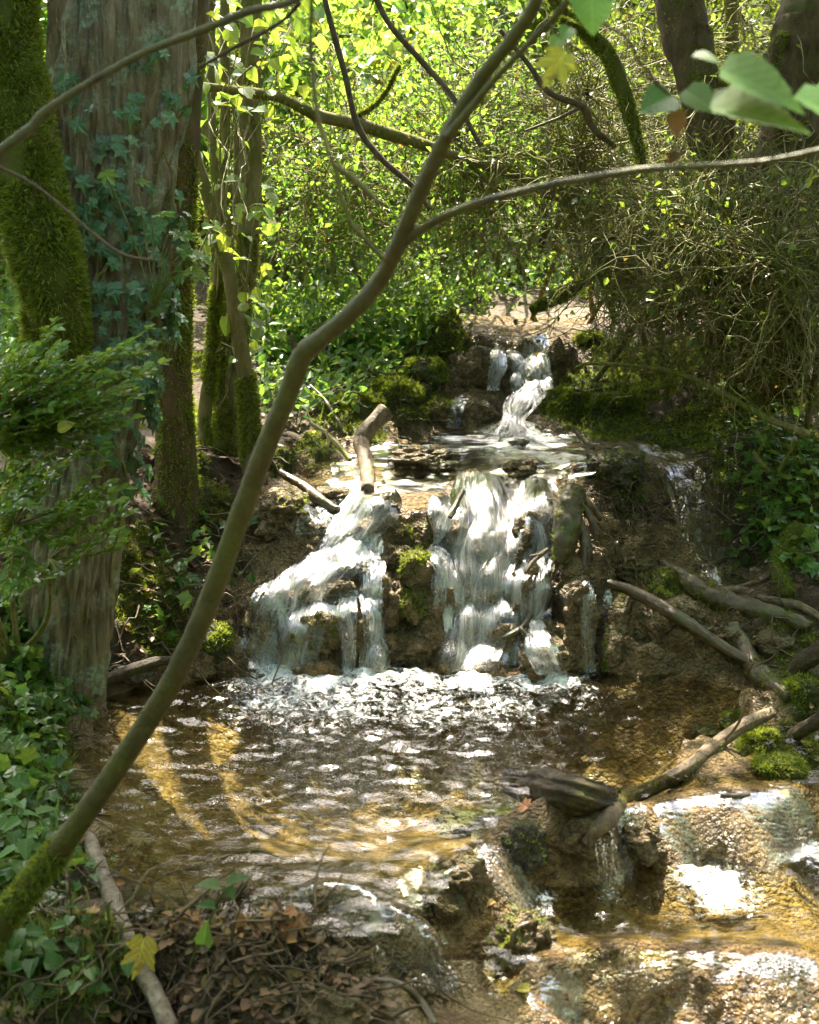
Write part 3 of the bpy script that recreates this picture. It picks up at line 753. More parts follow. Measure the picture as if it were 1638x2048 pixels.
def cascade(name, label, rows, mat, nu=40, nv=70, lift=.02, layers=2, bow=.6, cat='waterfall', parent=None, sm_it=10):
    """rows: (py, px_left, px_right) from the lip down; a sheet lying over the rock face, smoothed along its fall"""
    b = MB(); FU = []; FV = []; ED = []; LY = []
    R0 = np.array(rows, float)
    S = spline(np.column_stack([R0, np.zeros(len(R0))])[:, :3], nv)
    for L in range(layers):
        u = np.linspace(0, 1, nu)
        jit = .03 * vnoise(np.stack([np.full(nv, L * 7.0), np.linspace(0, 5, nv), np.zeros(nv)], 1), 3)
        px = S[:, 1:2] + (S[:, 2:3] - S[:, 1:2]) * (u[None] + jit[:, None])
        py = np.broadcast_to(S[:, 0:1], px.shape)
        ci = np.linspace(0, nv - 1, nv // 2).astype(int); cj = np.linspace(0, nu - 1, nu // 3).astype(int)
        if L == 0: PC = hits(px[np.ix_(ci, cj)].ravel(), py[np.ix_(ci, cj)].ravel(), gzw).reshape(len(ci), len(cj), 3)
        tmp = np.stack([np.stack([np.interp(np.arange(nv), ci, PC[:, j, k]) for k in range(3)], -1) for j in range(len(cj))], 1)
        P = np.stack([np.stack([np.interp(np.arange(nu), cj, tmp[i, :, k]) for k in range(3)], -1) for i in range(nv)], 0)
        for _ in range(sm_it):
            Q = P.copy(); Q[1:-1] = .25 * P[:-2] + .5 * P[1:-1] + .25 * P[2:]
            Q[:, 1:-1] = .25 * Q[:, :-2] + .5 * Q[:, 1:-1] + .25 * Q[:, 2:]
            P = Q
        # never behind the rock
        du = np.gradient(P, axis=1); dv = np.gradient(P, axis=0)
        nrm = norm(np.cross(dv, du)); nrm = np.where(nrm[..., 1:2] > 0, -nrm, nrm)
        lf = lift * (1 + .9 * L) * (.55 + .45 * np.sin(np.pi * u))[None, :, None] * (.5 + .5 * np.sin(np.pi * np.clip(np.linspace(.12, .95, nv), 0, 1)))[:, None, None]
        P = P + nrm * lf + rng.normal(0, .0012, P.shape)
        rp = .003 * vnoise(np.stack([(u[None] * 26 + L * 5 + np.zeros((nv, 1))).ravel(), np.repeat(np.linspace(0, 4, nv), nu), np.zeros(nv * nu)], 1), 8).reshape(nv, nu)
        P = P + nrm * rp[..., None]
        gzq = ground(P[..., 0].ravel(), P[..., 1].ravel()).reshape(nv, nu)
        b.add(P.reshape(-1, 3), np.stack([(i := np.arange(nv * nu).reshape(nv, nu))[:-1, :-1], i[:-1, 1:], i[1:, 1:], i[1:, :-1]], -1).reshape(-1, 4))
        wid = np.abs(S[:, 2] - S[:, 1])[:, None] * np.ones((1, nu)) / 60.0
        FU.append(((u[None] - .5) * wid).ravel() + L * 3.1 + px.ravel() * 0)
        FV.append(np.repeat(np.linspace(0, 1, nv) * (S[-1, 0] - S[0, 0]) / 120, nu))
        e = np.minimum(1, 4.2 * np.minimum(u, 1 - u))[None] * np.minimum(1, 9 * np.linspace(0, 1, nv) + .15)[:, None]
        ED.append(e.ravel()); LY.append(np.full(nu * nv, L * 3.7 + rows[0][1] * .13))
    FU, FV, ED, LY = [np.concatenate(t) for t in (FU, FV, ED, LY)]
    o = b.obj(name, mat, parent, attrs=dict(fu=FU / 4, fv=FV, edge=ED, lay=LY))
    if parent is None: tag(o, label, cat)
    return o
CASC = [
    ('left_main', 'broad white cascade slanting down to the left over the tufa steps', M_FALL, [[(985, 690, 805), (1010, 684, 800), (1050, 660, 790), (1090, 630, 752), (1134, 585, 725), (1180, 540, 695), (1230, 512, 665), (1290, 500, 645), (1342, 492, 640)], [(1070, 690, 768), (1110, 708, 772), (1180, 716, 772), (1250, 722, 774), (1345, 722, 776)], [(1180, 668, 716), (1250, 676, 716), (1345, 678, 716)]]),
    ('centre', 'tall wide white waterfall in the middle of the tufa face', M_FALL, [[(958, 905, 1000), (990, 898, 1015), (1036, 886, 1032), (1100, 878, 1036), (1160, 876, 1036), (1222, 876, 1030), (1290, 876, 1012), (1345, 876, 1000)], [(1000, 862, 900), (1100, 858, 890), (1220, 862, 892)]]),
    ('right', 'narrow white waterfall jetting beside the mossy root onto a rounded rock', M_FALL, [[(972, 1034, 1108), (1010, 1040, 1108), (1066, 1056, 1104), (1124, 1062, 1102), (1173, 1060, 1094), (1230, 1056, 1088), (1275, 1048, 1096), (1310, 1056, 1120), (1348, 1072, 1136)]]),
    ('upper', 'bright upper waterfall pouring down the narrow rock step at the back', M_FALL, [[(676, 1046, 1100), (700, 1048, 1102), (739, 1040, 1108), (779, 1046, 1108), (808, 1008, 1088), (848, 1000, 1048), (875, 985, 1070)], [(700, 978, 1008), (740, 976, 1006), (785, 970, 1000)], [(705, 1016, 1044), (785, 1018, 1044)]]),
    ('apron', 'foaming water fanning out over the low step below the upper waterfall', M_APRON, [[(842, 990, 1056), (856, 960, 1090), (872, 920, 1130), (888, 895, 1165), (904, 885, 1180)]]),
    ('veil_wide', 'thin trickles spread over the wet tufa beside the middle fall', M_VEIL, [[(965, 1000, 1120), (1040, 1005, 1115), (1140, 1010, 1110), (1240, 1005, 1105), (1330, 1000, 1100)], [(1000, 610, 720), (1070, 580, 700)]]),
    ('film_terrace', 'thin shining film of water running over the terrace to the main lip', M_FILM, [[(866, 800, 1180), (885, 760, 1230), (910, 690, 1290), (945, 640, 1200), (985, 630, 1120)]]),
    ('film_front', 'glittering shallow run of water over the front lip of the pool', M_FILM, [[(1700, 600, 960), (1760, 570, 900), (1820, 590, 870), (1880, 660, 870)]]),
    ('veil_left', 'thin veil of water at the far left edge of the tufa face', M_VEIL, [[(1140, 570, 620), (1190, 505, 560), (1250, 485, 530), (1330, 470, 520)]]),
    ('veil_right', 'faint thin threads of water dripping right of the wet root', M_VEIL, [[(1165, 1160, 1190), (1230, 1160, 1190), (1345, 1164, 1196)], [(1180, 1205, 1225), (1330, 1208, 1228)]]),
    ('veil_back', 'small streak of water left of the upper waterfall', M_VEIL, [[(795, 905, 940), (825, 898, 928), (856, 890, 920)]]),
    ('slide', 'brown shallow water slide running down the far right rock chute', M_SPILL, [[(890, 1240, 1330), (930, 1320, 1400), (980, 1335, 1420), (1060, 1355, 1450), (1120, 1385, 1475), (1172, 1410, 1490)]]),
    ('spill_front', 'small brown spill over the front lip into the splash basin', M_SPILL, [[(1850, 690, 880), (1880, 730, 895), (1920, 770, 905), (1955, 800, 915), (1985, 830, 930)]]),
    ('spill_side', 'thin brown film of water sliding off the lip beside the knobbly rock', M_SPILL, [[(1690, 940, 1010), (1730, 960, 1050), (1780, 990, 1078), (1820, 1030, 1090)]]),
    ('spill_right', 'wide brown sheet of water spilling into the lower pool at right', M_SPILL, [[(1570, 1290, 1600), (1600, 1290, 1625), (1650, 1310, 1640), (1700, 1330, 1640), (1745, 1350, 1640)], [(1610, 1180, 1300), (1660, 1180, 1290), (1720, 1190, 1280), (1780, 1190, 1270)]]),
    ('spill_bottom', 'streaked brown water tumbling over the bottom ledge of the lower pool', M_SPILL, [[(1905, 1120, 1500), (1935, 1100, 1500), (1970, 1060, 1480), (2010, 1040, 1480), (2060, 1040, 1480)], [(1910, 1480, 1640), (1960, 1480, 1640), (2050, 1480, 1640)]]),
]
#@@PART2@@
# ------------------------------------------------------------------ shade: where the sun comes through the canopy
SUNNY = [(-.35, 4.6, .75, .95), (-.1, 5.6, .55, .5), (.35, 5.9, .6, .45), (.35, 6.8, .7, .6), (.6, 7.8, .4, .8), (-.9, 6.6, .35, .6), (0, 3.7, .45, .25), (.5, 3.3, .3, .2), (1.0, 3.9, .3, .25), (-1.0, 5.0, .18, .3), (.95, 8.6, .4, .5), (.2, 7.4, .5, .5), (-.2, 6.95, .45, .4), (1.2, 7.3, .6, .5), (1.3, 6.0, .25, .45), (1.6, 6.6, .4, .3)]
def shaded(p):
    """True where a leaf may hang without darkening the sunlit places"""
    q = p - SUN[None] * ((p[:, 2] - .35) / SUN[2])[:, None]
    ok = np.ones(len(p), bool)
    for x, y, a, b in SUNNY:
        ok &= ((q[:, 0] - x) / a) ** 2 + ((q[:, 1] - y) / b) ** 2 > 1 + .6 * vnoise(q * 3.1, 77)
    ok &= ~((q[:, 1] > 6.2) & (q[:, 1] < 10) & (q[:, 0] < .35) & (vnoise(q * np.array([1.6, 1.6, 0]), 5) > -.3))
    ok &= ~((q[:, 0] > .5) & (q[:, 1] > 4.6) & (q[:, 1] < 9.5) & (vnoise(q * np.array([1.9, 1.9, 0]), 91) > -.12))
    return ok

def sprays(mb, centers, radius, count, tpl, size, tilt=.35, flat=.18, mask=None):
    """flat sprays of leaves round each centre"""
    m = len(centers); k = count
    nr = norm(np.array([0, 0, 1.0]) + rng.normal(0, .28, (m, 3)))
    ax = norm(np.cross(nr, rng.normal(0, 1, (m, 3)))); ay = np.cross(nr, ax)
    a = rng.random((m, k)) * 2 * np.pi; r = np.sqrt(rng.random((m, k))) * np.asarray(radius).reshape(-1, 1)
    dirv = ax[:, None] * np.cos(a)[..., None] + ay[:, None] * np.sin(a)[..., None]
    p = centers[:, None] + dirv * r[..., None] + nr[:, None] * rng.normal(0, flat, (m, k, 1)) * np.asarray(radius).reshape(-1, 1, 1)
    p = p.reshape(-1, 3); dv = dirv.reshape(-1, 3)
    n_ = norm(np.repeat(nr, k, 0) + rng.normal(0, tilt, (m * k, 3)))
    y = norm(dv + rng.normal(0, .5, dv.shape) + np.array([0, 0, -.35]))
    keep = np.ones(len(p), bool) if mask is None else mask(p)
    p, n_, y = p[keep], n_[keep], y[keep]
    if len(p): scatter(mb, tpl, p, frames(y, n_), size * rng.uniform(.45, 1.6, len(p)))

def fur(mb, S, A, B, count, t0=0, t1=1, size=.018, thr=-.1, seed=0, back=False, hang=.5):
    """moss tufts over a trunk"""
    n = len(S)
    i = (rng.uniform(t0, t1, count) * (n - 1)); i0 = np.clip(i.astype(int), 0, n - 1)
    an = rng.random(count) * 2 * np.pi
    D = A[i0] * np.cos(an)[:, None] + B[i0] * np.sin(an)[:, None]
    p = S[i0, :3] + D * (S[i0, 3:4] * .98) + (S[np.clip(i0 + 1, 0, n - 1), :3] - S[i0, :3]) * (i - i0)[:, None]
    ok = fbm(p * np.array([8, 8, 4]), 3, seed) > thr
    if not back: ok &= D[:, 1] < .45
    p, D = p[ok], D[ok]
    Y = norm(np.array([0, 0, -1.0]) * hang + D * .6 + rng.normal(0, .45, D.shape))
    scatter(mb, TUFT, p, frames(Y, D), size * rng.uniform(.5, 1.5, len(p)))

# ------------------------------------------------------------------ trees at left
def crown(t, name, mat, cen, rad, nspray, per, size, srad=.45, tpl=SIMPLE, mask=shaded, limb=None, limb_r=.03):
    c = rng.normal(0, 1, (nspray, 3)); c = norm(c) * (rng.random((nspray, 1)) ** .45)
    c = np.asarray(cen) + c * np.asarray(rad)
    m = MB(); sprays(m, c, rng.uniform(.6, 1.2, nspray) * srad, per, tpl, size, mask=mask)
    o = m.obj(name, mat, t, smooth_=False)
    if limb is not None:
        k = min(nspray, 60); b = MB()
        st = np.asarray(limb)[rng.integers(0, len(limb), k)]
        tt = np.linspace(0, 1, 9)[None, :, None]
        P = st[:, None] * (1 - tt) + c[:k, None] * tt + rng.normal(0, .05, (k, 9, 3)) * np.sin(np.pi * tt)
        tubes(b, P, np.linspace(1, .15, 9)[None] * rng.uniform(.5, 1, (k, 1)) * limb_r, 5)
        b.obj('limb', M_BROWNBARK, t, kind='stuff' if False else None)
    return o

g0 = hit(110, 1420)
t_ivy = thing('ivy_tree', 'thick furrowed trunk hung with ivy at the left of the pool', 'tree', (at(100, 1420, 4.83)[0], 4.83, g0[2]))
b = MB()
S_ivy, A_ivy, B_ivy = trunk(b, [list(at(300, -2600, 5.4)) + [.14], list(at(270, -1200, 5.15)) + [.20]] + pth([(246, 0, 5.0, 262), (228, 300, 4.95, 240), (218, 500, 4.92, 228), (205, 650, 4.9, 212), (182, 800, 4.88, 196), (162, 950, 4.86, 184), (146, 1100, 4.85, 180), (126, 1250, 4.84, 186), (104, 1400, 4.83, 205), (90, 1490, 4.83, 235)]), n=520, sides=150, lump=.05, lump_s=4, bark=.034, bark_f=52, seed=3)
b.obj('trunk', M_BARK, t_ivy)
top = S_ivy[:60, :3]
crown(t_ivy, 'crown', M_BGLEAF, (-1.6, 5.8, 6.2), (1.9, 2.4, 1.5), 260, 46, .10, limb=top)
b = MB(); fur(b, S_ivy, A_ivy, B_ivy, 5000, .55, 1, .014, .2, 8)
b.obj('moss', M_MOSS, t_ivy, smooth_=False, kind='stuff')

t_mt = thing('mossy_tree', 'dark leaning trunk thickly coated in moss at the left edge', 'tree', (at(40, 1150, 5.3)[0], 5.3, ground(at(40, 1150, 5.3)[0], 5.3)[0]))
b = MB()
S_m, A_m, B_m = trunk(b, [list(at(-120, -2200, 4.7)) + [.09], list(at(-30, -900, 4.6)) + [.11]] + pth([(8, 0, 4.5, 112), (28, 200, 4.5, 124), (56, 380, 4.45, 128), (92, 520, 4.45, 126), (112, 650, 4.55, 116), (112, 760, 4.75, 112), (92, 900, 5.0, 118), (60, 1060, 5.25, 124), (20, 1250, 5.4, 150)]), n=160, sides=48, lump=.16, lump_s=7, bark=.006, seed=14)
b.obj('trunk', M_MOSSBARK, t_mt)
b = MB(); fur(b, S_m, A_m, B_m, 44000, .25, .95, .026, -.5, 5, back=True, hang=.8)
b.obj('moss', M_MOSS, t_mt, smooth_=False, kind='stuff')
crown(t_mt, 'crown', M_BGLEAF, (-2.2, 4.4, 5.4), (1.6, 2.0, 1.2), 160, 46, .10, limb=S_m[:20, :3])

t_br = thing('brown_tree', 'smooth reddish brown trunk standing behind the ivy covered one', 'tree', hit(350, 960))
b = MB()
S_b, A_b, B_b = trunk(b, [list(at(420, -2200, 6.2)) + [.05]] + pth([(392, -300, 5.8, 76), (378, 0, 5.75, 74), (362, 300, 5.72, 72), (350, 500, 5.7, 72), (345, 700, 5.72, 70), (350, 880, 5.75, 80), (352, 1000, 5.78, 96), (352, 1100, 5.8, 120)]), n=140, sides=36, lump=.10, lump_s=6, seed=24)
b.obj('trunk', M_BROWNBARK, t_br)
b = MB(); fur(b, S_b, A_b, B_b, 8000, .62, 1, .022, -.25, 15, hang=.9)
b.obj('moss', M_MOSS, t_br, smooth_=False, kind='stuff')
crown(t_br, 'crown', M_BGLIME, (-1.2, 8.0, 6.0), (1.7, 1.8, 1.5), 160, 44, .10, limb=S_b[:30, :3])

# coppiced hazel: several stems from one stool
t_cp = thing('hazel_coppice', 'clump of slender mossy hazel stems rising behind the ivy trunk', 'hazel', hit(440, 900))
STEMS = [[(425, -60, 6.4, 15), (422, 165, 6.3, 16), (430, 350, 6.2, 16), (442, 450, 6.15, 17), (435, 550, 6.1, 18), (425, 695, 6.08, 20), (412, 800, 6.05, 26), (405, 890, 6.02, 34)],
         [(452, -60, 6.6, 18), (450, 15, 6.6, 19), (450, 250, 6.5, 19), (442, 350, 6.4, 20), (436, 600, 6.3, 20), (440, 800, 6.2, 22), (445, 900, 6.15, 30)],
         [(505, -80, 6.6, 40), (500, 150, 6.5, 42), (502, 300, 6.45, 42), (498, 450, 6.4, 42), (482, 600, 6.35, 44), (470, 760, 6.3, 48), (460, 910, 6.2, 60)],
         [(385, 290, 6.0, 20), (400, 340, 6.0, 22), (430, 450, 6.0, 25), (460, 560, 6.0, 28), (480, 690, 6.0, 31), (496, 800, 6.0, 34), (506, 950, 6.0, 40)],
         [(372, 540, 5.85, 20), (364, 640, 5.85, 22), (356, 740, 5.85, 24), (352, 820, 5.85, 28), (360, 920, 5.85, 36)],
         [(478, 100, 6.7, 16), (476, 300, 6.6, 18), (474, 480, 6.5, 18), (472, 640, 6.4, 20), (452, 800, 6.3, 24), (436, 900, 6.2, 30)]]
mo = MB(); STC = []
for i, st in enumerate(STEMS):
    b = MB(); Sx, Ax, Bx = trunk(b, pth(st), n=80, sides=16, lump=.16, lump_s=12, seed=30 + i)
    b.obj('stem', M_STEM, t_cp); STC.append(Sx)
    fur(mo, Sx, Ax, Bx, 3600, .55, 1, .022, -.3, 40 + i, hang=.9)
    fur(mo, Sx, Ax, Bx, 700, 0, .55, .012, .1, 60 + i)
mo.obj('moss', M_MOSS, t_cp, smooth_=False, kind='stuff')
def leaf_mesh(name, tpl, mat):
    return MB().add(tpl[0], tpl[1]).mesh(name, mat, smooth_=False)
L_HAZEL = [leaf_mesh('leaf', t_ovate(.40 + .05 * k, 7, .10 + .05 * k, .12 + .1 * k, .05, .7), M_HAZEL) for k in range(3)]
L_IVY = [leaf_mesh('leaf', t_star([(0, .62 + .05 * k), (18, .36), (32, .30), (58 + 4 * k, .50), (80, .30), (100, .30), (128, .46 - .04 * k), (160, .34), (180, .26)], .10 + .05 * k), M_IVY) for k in range(3)]
L_MAPLE = [leaf_mesh('leaf', MAPLE, M_HAZEL)]
L_BOX = [leaf_mesh('leaf', t_ovate(.26 + .03 * k, 4, .08, .08 + .08 * k), M_BOX) for k in range(2)]
L_NET = [leaf_mesh('leaf', t_ovate(.34 + .03 * k, 9, .14, .16 + .1 * k, .12, .6), M_NETTLE) for k in range(2)]
L_BIG = [leaf_mesh('leaf', t_ovate(.47, 13, .10, .16, .07, .62), M_NETTLE)]
L_DEAD = [leaf_mesh('leaf', t_ovate(.36, 6, .22, .3 - .2 * k), M_DEADLEAF) for k in range(2)] + [leaf_mesh('leaf', t_star([(0, .6), (20, .34), (48, .52), (70, .3), (100, .45), (140, .34), (180, .24)], .3), M_DEADLEAF)]
L_YEL = [leaf_mesh('leaf', MAPLE, M_YELLOW), leaf_mesh('leaf', t_ovate(.38, 6, .15, .2), M_YELLOW)]
def leaf_objs(parent, meshes, pos, Y, Zn, size, name='leaf'):
    Rm = frames(np.asarray(Y, float), np.asarray(Zn, float))
    for i in range(len(pos)):
        inst(name, meshes[i % len(meshes)], parent, pos[i], Rm[i], size[i])
pz = []
for (x0, x1, y0, y1, d0, d1, n_) in [(400, 620, 0, 120, 5.6, 6.8, 46), (400, 540, 120, 300, 5.6, 6.6, 30), (400, 560, 360, 480, 5.4, 6.2, 26), (430, 560, 500, 720, 5.5, 6.1, 24), (520, 640, 30, 240, 6, 7, 20)]:
    for _ in range(n_): pz.append(at(rng.uniform(x0, x1), rng.uniform(y0, y1), rng.uniform(d0, d1)))
pz = np.array(pz)
leaf_objs(t_cp, L_HAZEL, pz, rng.normal(0, .6, pz.shape) + np.array([.5, -.2, -.5]), np.array([0, -.25, 1]) + rng.normal(0, .35, pz.shape), rng.uniform(.045, .09, len(pz)))
b = MB(); k = 56
st = np.concatenate(STC)[rng.integers(0, 480, k), :3]; en = pz[rng.integers(0, len(pz), k)]
d_ = np.linalg.norm(en - st, axis=1); st = st[d_ < 1.4]; en = en[d_ < 1.4]
tt = np.linspace(0, 1, 8)[None, :, None]
P = st[:, None] * (1 - tt) + en[:, None] * tt + rng.normal(0, .025, (len(st), 8, 3)) * np.sin(np.pi * tt) + np.array([0, 0, .06]) * np.sin(np.pi * tt)
tubes(b, P, np.linspace(.005, .0015, 8)[None] * np.ones((len(st), 1)), 4)
b.obj('twig_spray', M_TWIG, t_cp)

# ivy climbing the thick trunk: every leaf its own part
t_iv = thing('ivy_vine', 'ivy with dark green lobed leaves climbing the furrowed trunk', 'ivy', (LOC[t_ivy.name][0] + .1, 4.7, LOC[t_ivy.name][2] + .05))
V0 = [(330, 1000, 260, 640), (290, 900, 300, 420), (250, 1150, 200, 500), (310, 760, 350, 260), (200, 900, 150, 420), (230, 600, 275, 330)]
b = MB()
def on_ivy(px, py, lift=.0):
    """point on the trunk's camera side for a pixel"""
    p = at(px, py, 4.9); i = np.argmin(np.abs(S_ivy[:, 2] - p[2])); c, r = S_ivy[i, :3], S_ivy[i, 3]
    s_ = np.clip((p[0] - c[0]) / r, -.98, .98); a = math.asin(s_)
    n = np.array([math.sin(a), -math.cos(a), 0]); return c + n * (r + lift), n
for x0, y0, x1, y1 in V0:
    q = []
    for t in np.linspace(0, 1, 24):
        px = x0 * (1 - t) + x1 * t + 22 * math.sin(t * 9 + x0); py = y0 * (1 - t) + y1 * t
        q.append(list(on_ivy(px, py, .012)[0]) + [.007 * (1.2 - .8 * t)])
    trunk(b, q, n=70, sides=7, lump=.2, seed=int(x0))
b.obj('stem', M_TWIG, t_iv)
pos, Yd, Zd, sz = [], [], [], []
blobs = [(170, 170, 20, 6), (340, 110, 60, 9), (330, 190, 40, 7), (250, 215, 50, 6), (150, 290, 50, 5), (230, 290, 40, 5), (205, 345, 60, 5), (150, 380, 60, 8), (220, 430, 70, 26), (300, 430, 60, 18), (340, 470, 50, 14), (180, 500, 80, 14), (340, 520, 60, 14), (200, 560, 60, 14), (260, 570, 60, 12), (310, 590, 50, 12), (190, 630, 70, 14), (290, 640, 60, 16), (240, 700, 60, 14), (300, 700, 60, 18), (270, 770, 70, 24), (250, 840, 50, 14), (330, 800, 50, 8), (340, 640, 30, 8), (270, 900, 30, 6), (270, 960, 30, 5), (150, 1000, 40, 4)]
for bx, by, br, n_ in blobs:
    for _ in range(n_):
        px = bx + rng.normal(0, br * .55); py = by + rng.normal(0, br * .55)
        p, n = on_ivy(px, py, rng.uniform(.015, .09))
        pos.append(p); Yd.append(np.array([rng.normal(0, .55), -.25, -1])); Zd.append(n + np.array([rng.normal(0, .3), 0, .55 + rng.normal(0, .25)])); sz.append(rng.uniform(.045, .088))
leaf_objs(t_iv, L_IVY, np.array(pos), np.array(Yd), np.array(Zd), sz)
# pale sycamore sprig in front of the ivy
t_sy = thing('sycamore_sprig', 'sprig of pale five lobed leaves sticking out right of the ivy trunk', 'plant', at(330, 560, 4.6))
LP = [(205, 340, .06), (305, 430, .075), (350, 470, .07), (355, 490, .065), (375, 505, .08), (365, 545, .07), (385, 550, .06), (340, 460, .05), (270, 360, .05), (395, 512, .05)]
pos = np.array([at(a, c, 4.52) for a, c, s_ in LP])
leaf_objs(t_sy, L_MAPLE, pos, np.array([1, -.3, -.35]) + rng.normal(0, .35, pos.shape), np.array([0, -.45, 1.0]) + rng.normal(0, .18, pos.shape), [s_ * 1.15 for a, c, s_ in LP])
b = MB(); q0 = at(310, 620, 4.62)
tt = np.linspace(0, 1, 8)[None, :, None]
tubes(b, q0[None, None] * (1 - tt) + pos[:, None] * tt + np.array([0, 0, .05]) * np.sin(np.pi * tt), np.full((len(pos), 8), .0022), 4)
b.obj('stem', M_TWIG, t_sy)

# ------------------------------------------------------------------ leaning sapling and overhanging branch in the foreground
t_ln = thing('leaning_sapling', 'bent slender trunk leaning across the whole view from the lower left bank', 'tree', hit(0, 1870))
b = MB()
PLN = [(-45, 1930, 2.95, 92), (10, 1835, 2.93, 84), (70, 1760, 2.9, 76), (150, 1655, 2.85, 74), (250, 1512, 2.8, 72), (340, 1370, 2.75, 70), (415, 1210, 2.7, 68), (478, 1040, 2.65, 66), (530, 900, 2.6, 63), (575, 790, 2.56, 62), (604, 712, 2.53, 64), (640, 680, 2.51, 58), (700, 628, 2.48, 53), (760, 560, 2.45, 50), (800, 480, 2.4, 49), (842, 380, 2.35, 46), (890, 280, 2.3, 46), (960, 160, 2.25, 44), (1030, 70, 2.2, 42), (1085, -30, 2.15, 40), (1200, -400, 2.05, 34), (1350, -1200, 2.0, 22)]
S_l, A_l, B_l = trunk(b, pth([(a, c, d, w * .66) for a, c, d, w in PLN]), n=260, sides=28, lump=.05, lump_s=22, seed=70)
b.obj('trunk', M_SMOOTH, t_ln)
BRN = []
for i, rows in enumerate([[(795, 495, 2.41, 34), (830, 468, 2.38, 26), (880, 438, 2.34, 23), (960, 405, 2.28, 21), (1100, 370, 2.2, 21), (1180, 356, 2.17, 20), (1230, 348, 2.15, 20), (1300, 338, 2.1, 18), (1450, 330, 2.0, 16), (1560, 318, 1.95, 15), (1720, 280, 1.9, 14)],
                           [(895, 275, 2.28, 26), (985, 165, 2.22, 20), (1060, 85, 2.18, 18), (1130, 8, 2.12, 16), (1200, -120, 2.1, 12)],
                           [(1135, 6, 2.12, 10), (1210, 50, 2.1, 9), (1255, 80, 2.1, 8), (1290, 140, 2.1, 8), (1340, 190, 2.1, 7), (1400, 235, 2.1, 6), (1370, 290, 2.1, 5), (1352, 335, 2.08, 5)],
                           [(1100, 372, 2.2, 6), (1095, 300, 2.2, 5), (1090, 200, 2.22, 5), (1060, 60, 2.25, 4)],
                           [(1545, 318, 1.95, 7), (1545, 270, 1.95, 6), (1560, 235, 1.93, 5)],
                           [(604, 715, 2.53, 14), (588, 690, 2.53, 10), (583, 668, 2.52, 7)],
                           [(905, 205, 2.3, 8), (860, 140, 2.3, 7), (820, 90, 2.3, 6), (760, 20, 2.3, 5)]]):
    b = MB(); trunk(b, pth([(a, c, d, w * .75) for a, c, d, w in rows]), n=70, sides=14, lump=.06, lump_s=30, seed=71 + i); BRN.append(b.obj('branch', M_SMOOTH if i < 2 else M_DARKTWIG, t_ln))
b = MB(); fur(b, S_l, A_l, B_l, 2600, 0, .13, .014, -.2, 81, back=True)
b.obj('moss', M_MOSS, t_ln, smooth_=False, kind='stuff')
LB = [((1385, 112), (1450, 120), 1.95, .055, .2), ((1440, 140), (1600, 195), 1.9, .13, .3), ((1420, 215), (1605, 235), 1.88, .14, .2), ((1590, 190), (1690, 235), 1.88, .11, .2), ((1180, -30), (1188, 52), 2.1, .075, .8), ((1345, 190), (1305, 208), 2.1, .065, .6), ((1370, 180), (1418, 210), 2.1, .06, .7), ((1120, 75), (1095, 105), 2.2, .04, .7), ((1140, 55), (1118, 82), 2.2, .04, .7)]
pos, Yd, Zd, sz = [], [], [], []
for (a, c), (e, f), d, s_, tl in LB:
    p, q = at(a, c, d), at(e, f, d - .02)
    pos.append(p); Yd.append(q - p); Zd.append(np.array([.1, -tl - .25, 1 - tl * .5])); sz.append(s_ * .75 if s_ < .06 else s_)
for j in range(len(pos)): leaf_objs(BRN[[4, 4, 4, 4, 1, 2, 2, 1, 1][j]], L_BIG, np.array(pos[j:j + 1]), np.array(Yd[j:j + 1]), np.array(Zd[j:j + 1]), sz[j:j + 1])
b = MB(); scatter(b, L_DEAD[0] and (np.array([v.co for v in L_DEAD[0].vertices]), tri([list(p.vertices) for p in L_DEAD[0].polygons])), np.array([at(1345, 215, 2.1), at(1352, 300, 2.1)]), frames(np.array([[.3, 0, -1], [-.5, 0, -1.]]), np.array([[0, -1, .2], [.2, -1, .1]])), np.array([.045, .025]))
b.obj('withered_leaf', M_DEADMASS, t_ln, smooth_=False)

t_ar = thing('overhanging_branch', 'thin grey branch arching across the upper left corner', 'branch', at(-60, 330, 2.6))
b = MB(); trunk(b, pth([(a, c, d, w * .72) for a, c, d, w in [(-160, 400, 2.6, 26), (0, 300, 2.6, 25), (40, 272, 2.6, 29), (62, 256, 2.6, 27), (92, 222, 2.6, 23), (180, 165, 2.6, 21), (290, 105, 2.6, 21), (400, 62, 2.6, 21), (500, 22, 2.6, 21), (590, 0, 2.6, 19), (760, -90, 2.6, 16)]]), n=120, sides=16, lump=.06, lump_s=40, seed=90)
b.obj('limb', M_SMOOTH, t_ar)
b = MB(); trunk(b, pth([(-80, 300, 2.75, 7), (0, 335, 2.75, 6), (60, 365, 2.75, 6), (120, 410, 2.75, 6), (190, 470, 2.75, 5), (250, 510, 2.75, 5), (320, 522, 2.75, 4)]), n=60, sides=8, lump=.1, seed=92); b.obj('twig', M_DARKTWIG, t_ar)
b = MB(); trunk(b, pth([(400, 135, 2.7, 7), (470, 95, 2.68, 8), (560, 45, 2.65, 8), (600, 5, 2.62, 9)]), n=40, sides=8, lump=.1, seed=93); b.obj('twig', M_DARKTWIG, t_ar)
tt2 = thing('dangling_twig', 'out of focus yellowish mossy twig hanging in front of the background left of centre', 'twig', at(625, -60, 2.3))
b = MB(); trunk(b, pth([(625, -60, 2.2, 9), (622, 100, 2.2, 9), (636, 230, 2.2, 9), (670, 340, 2.2, 9), (700, 440, 2.2, 9), (770, 520, 2.2, 8)]), n=60, sides=8, lump=.15, seed=95); b.obj('twig', M_STEM, tt2)
b = MB(); trunk(b, pth([(670, 330, 2.2, 12), (720, 370, 2.2, 16), (760, 410, 2.2, 9)]), n=30, sides=8, lump=.2, seed=96); b.obj('twig', M_STEM, tt2)

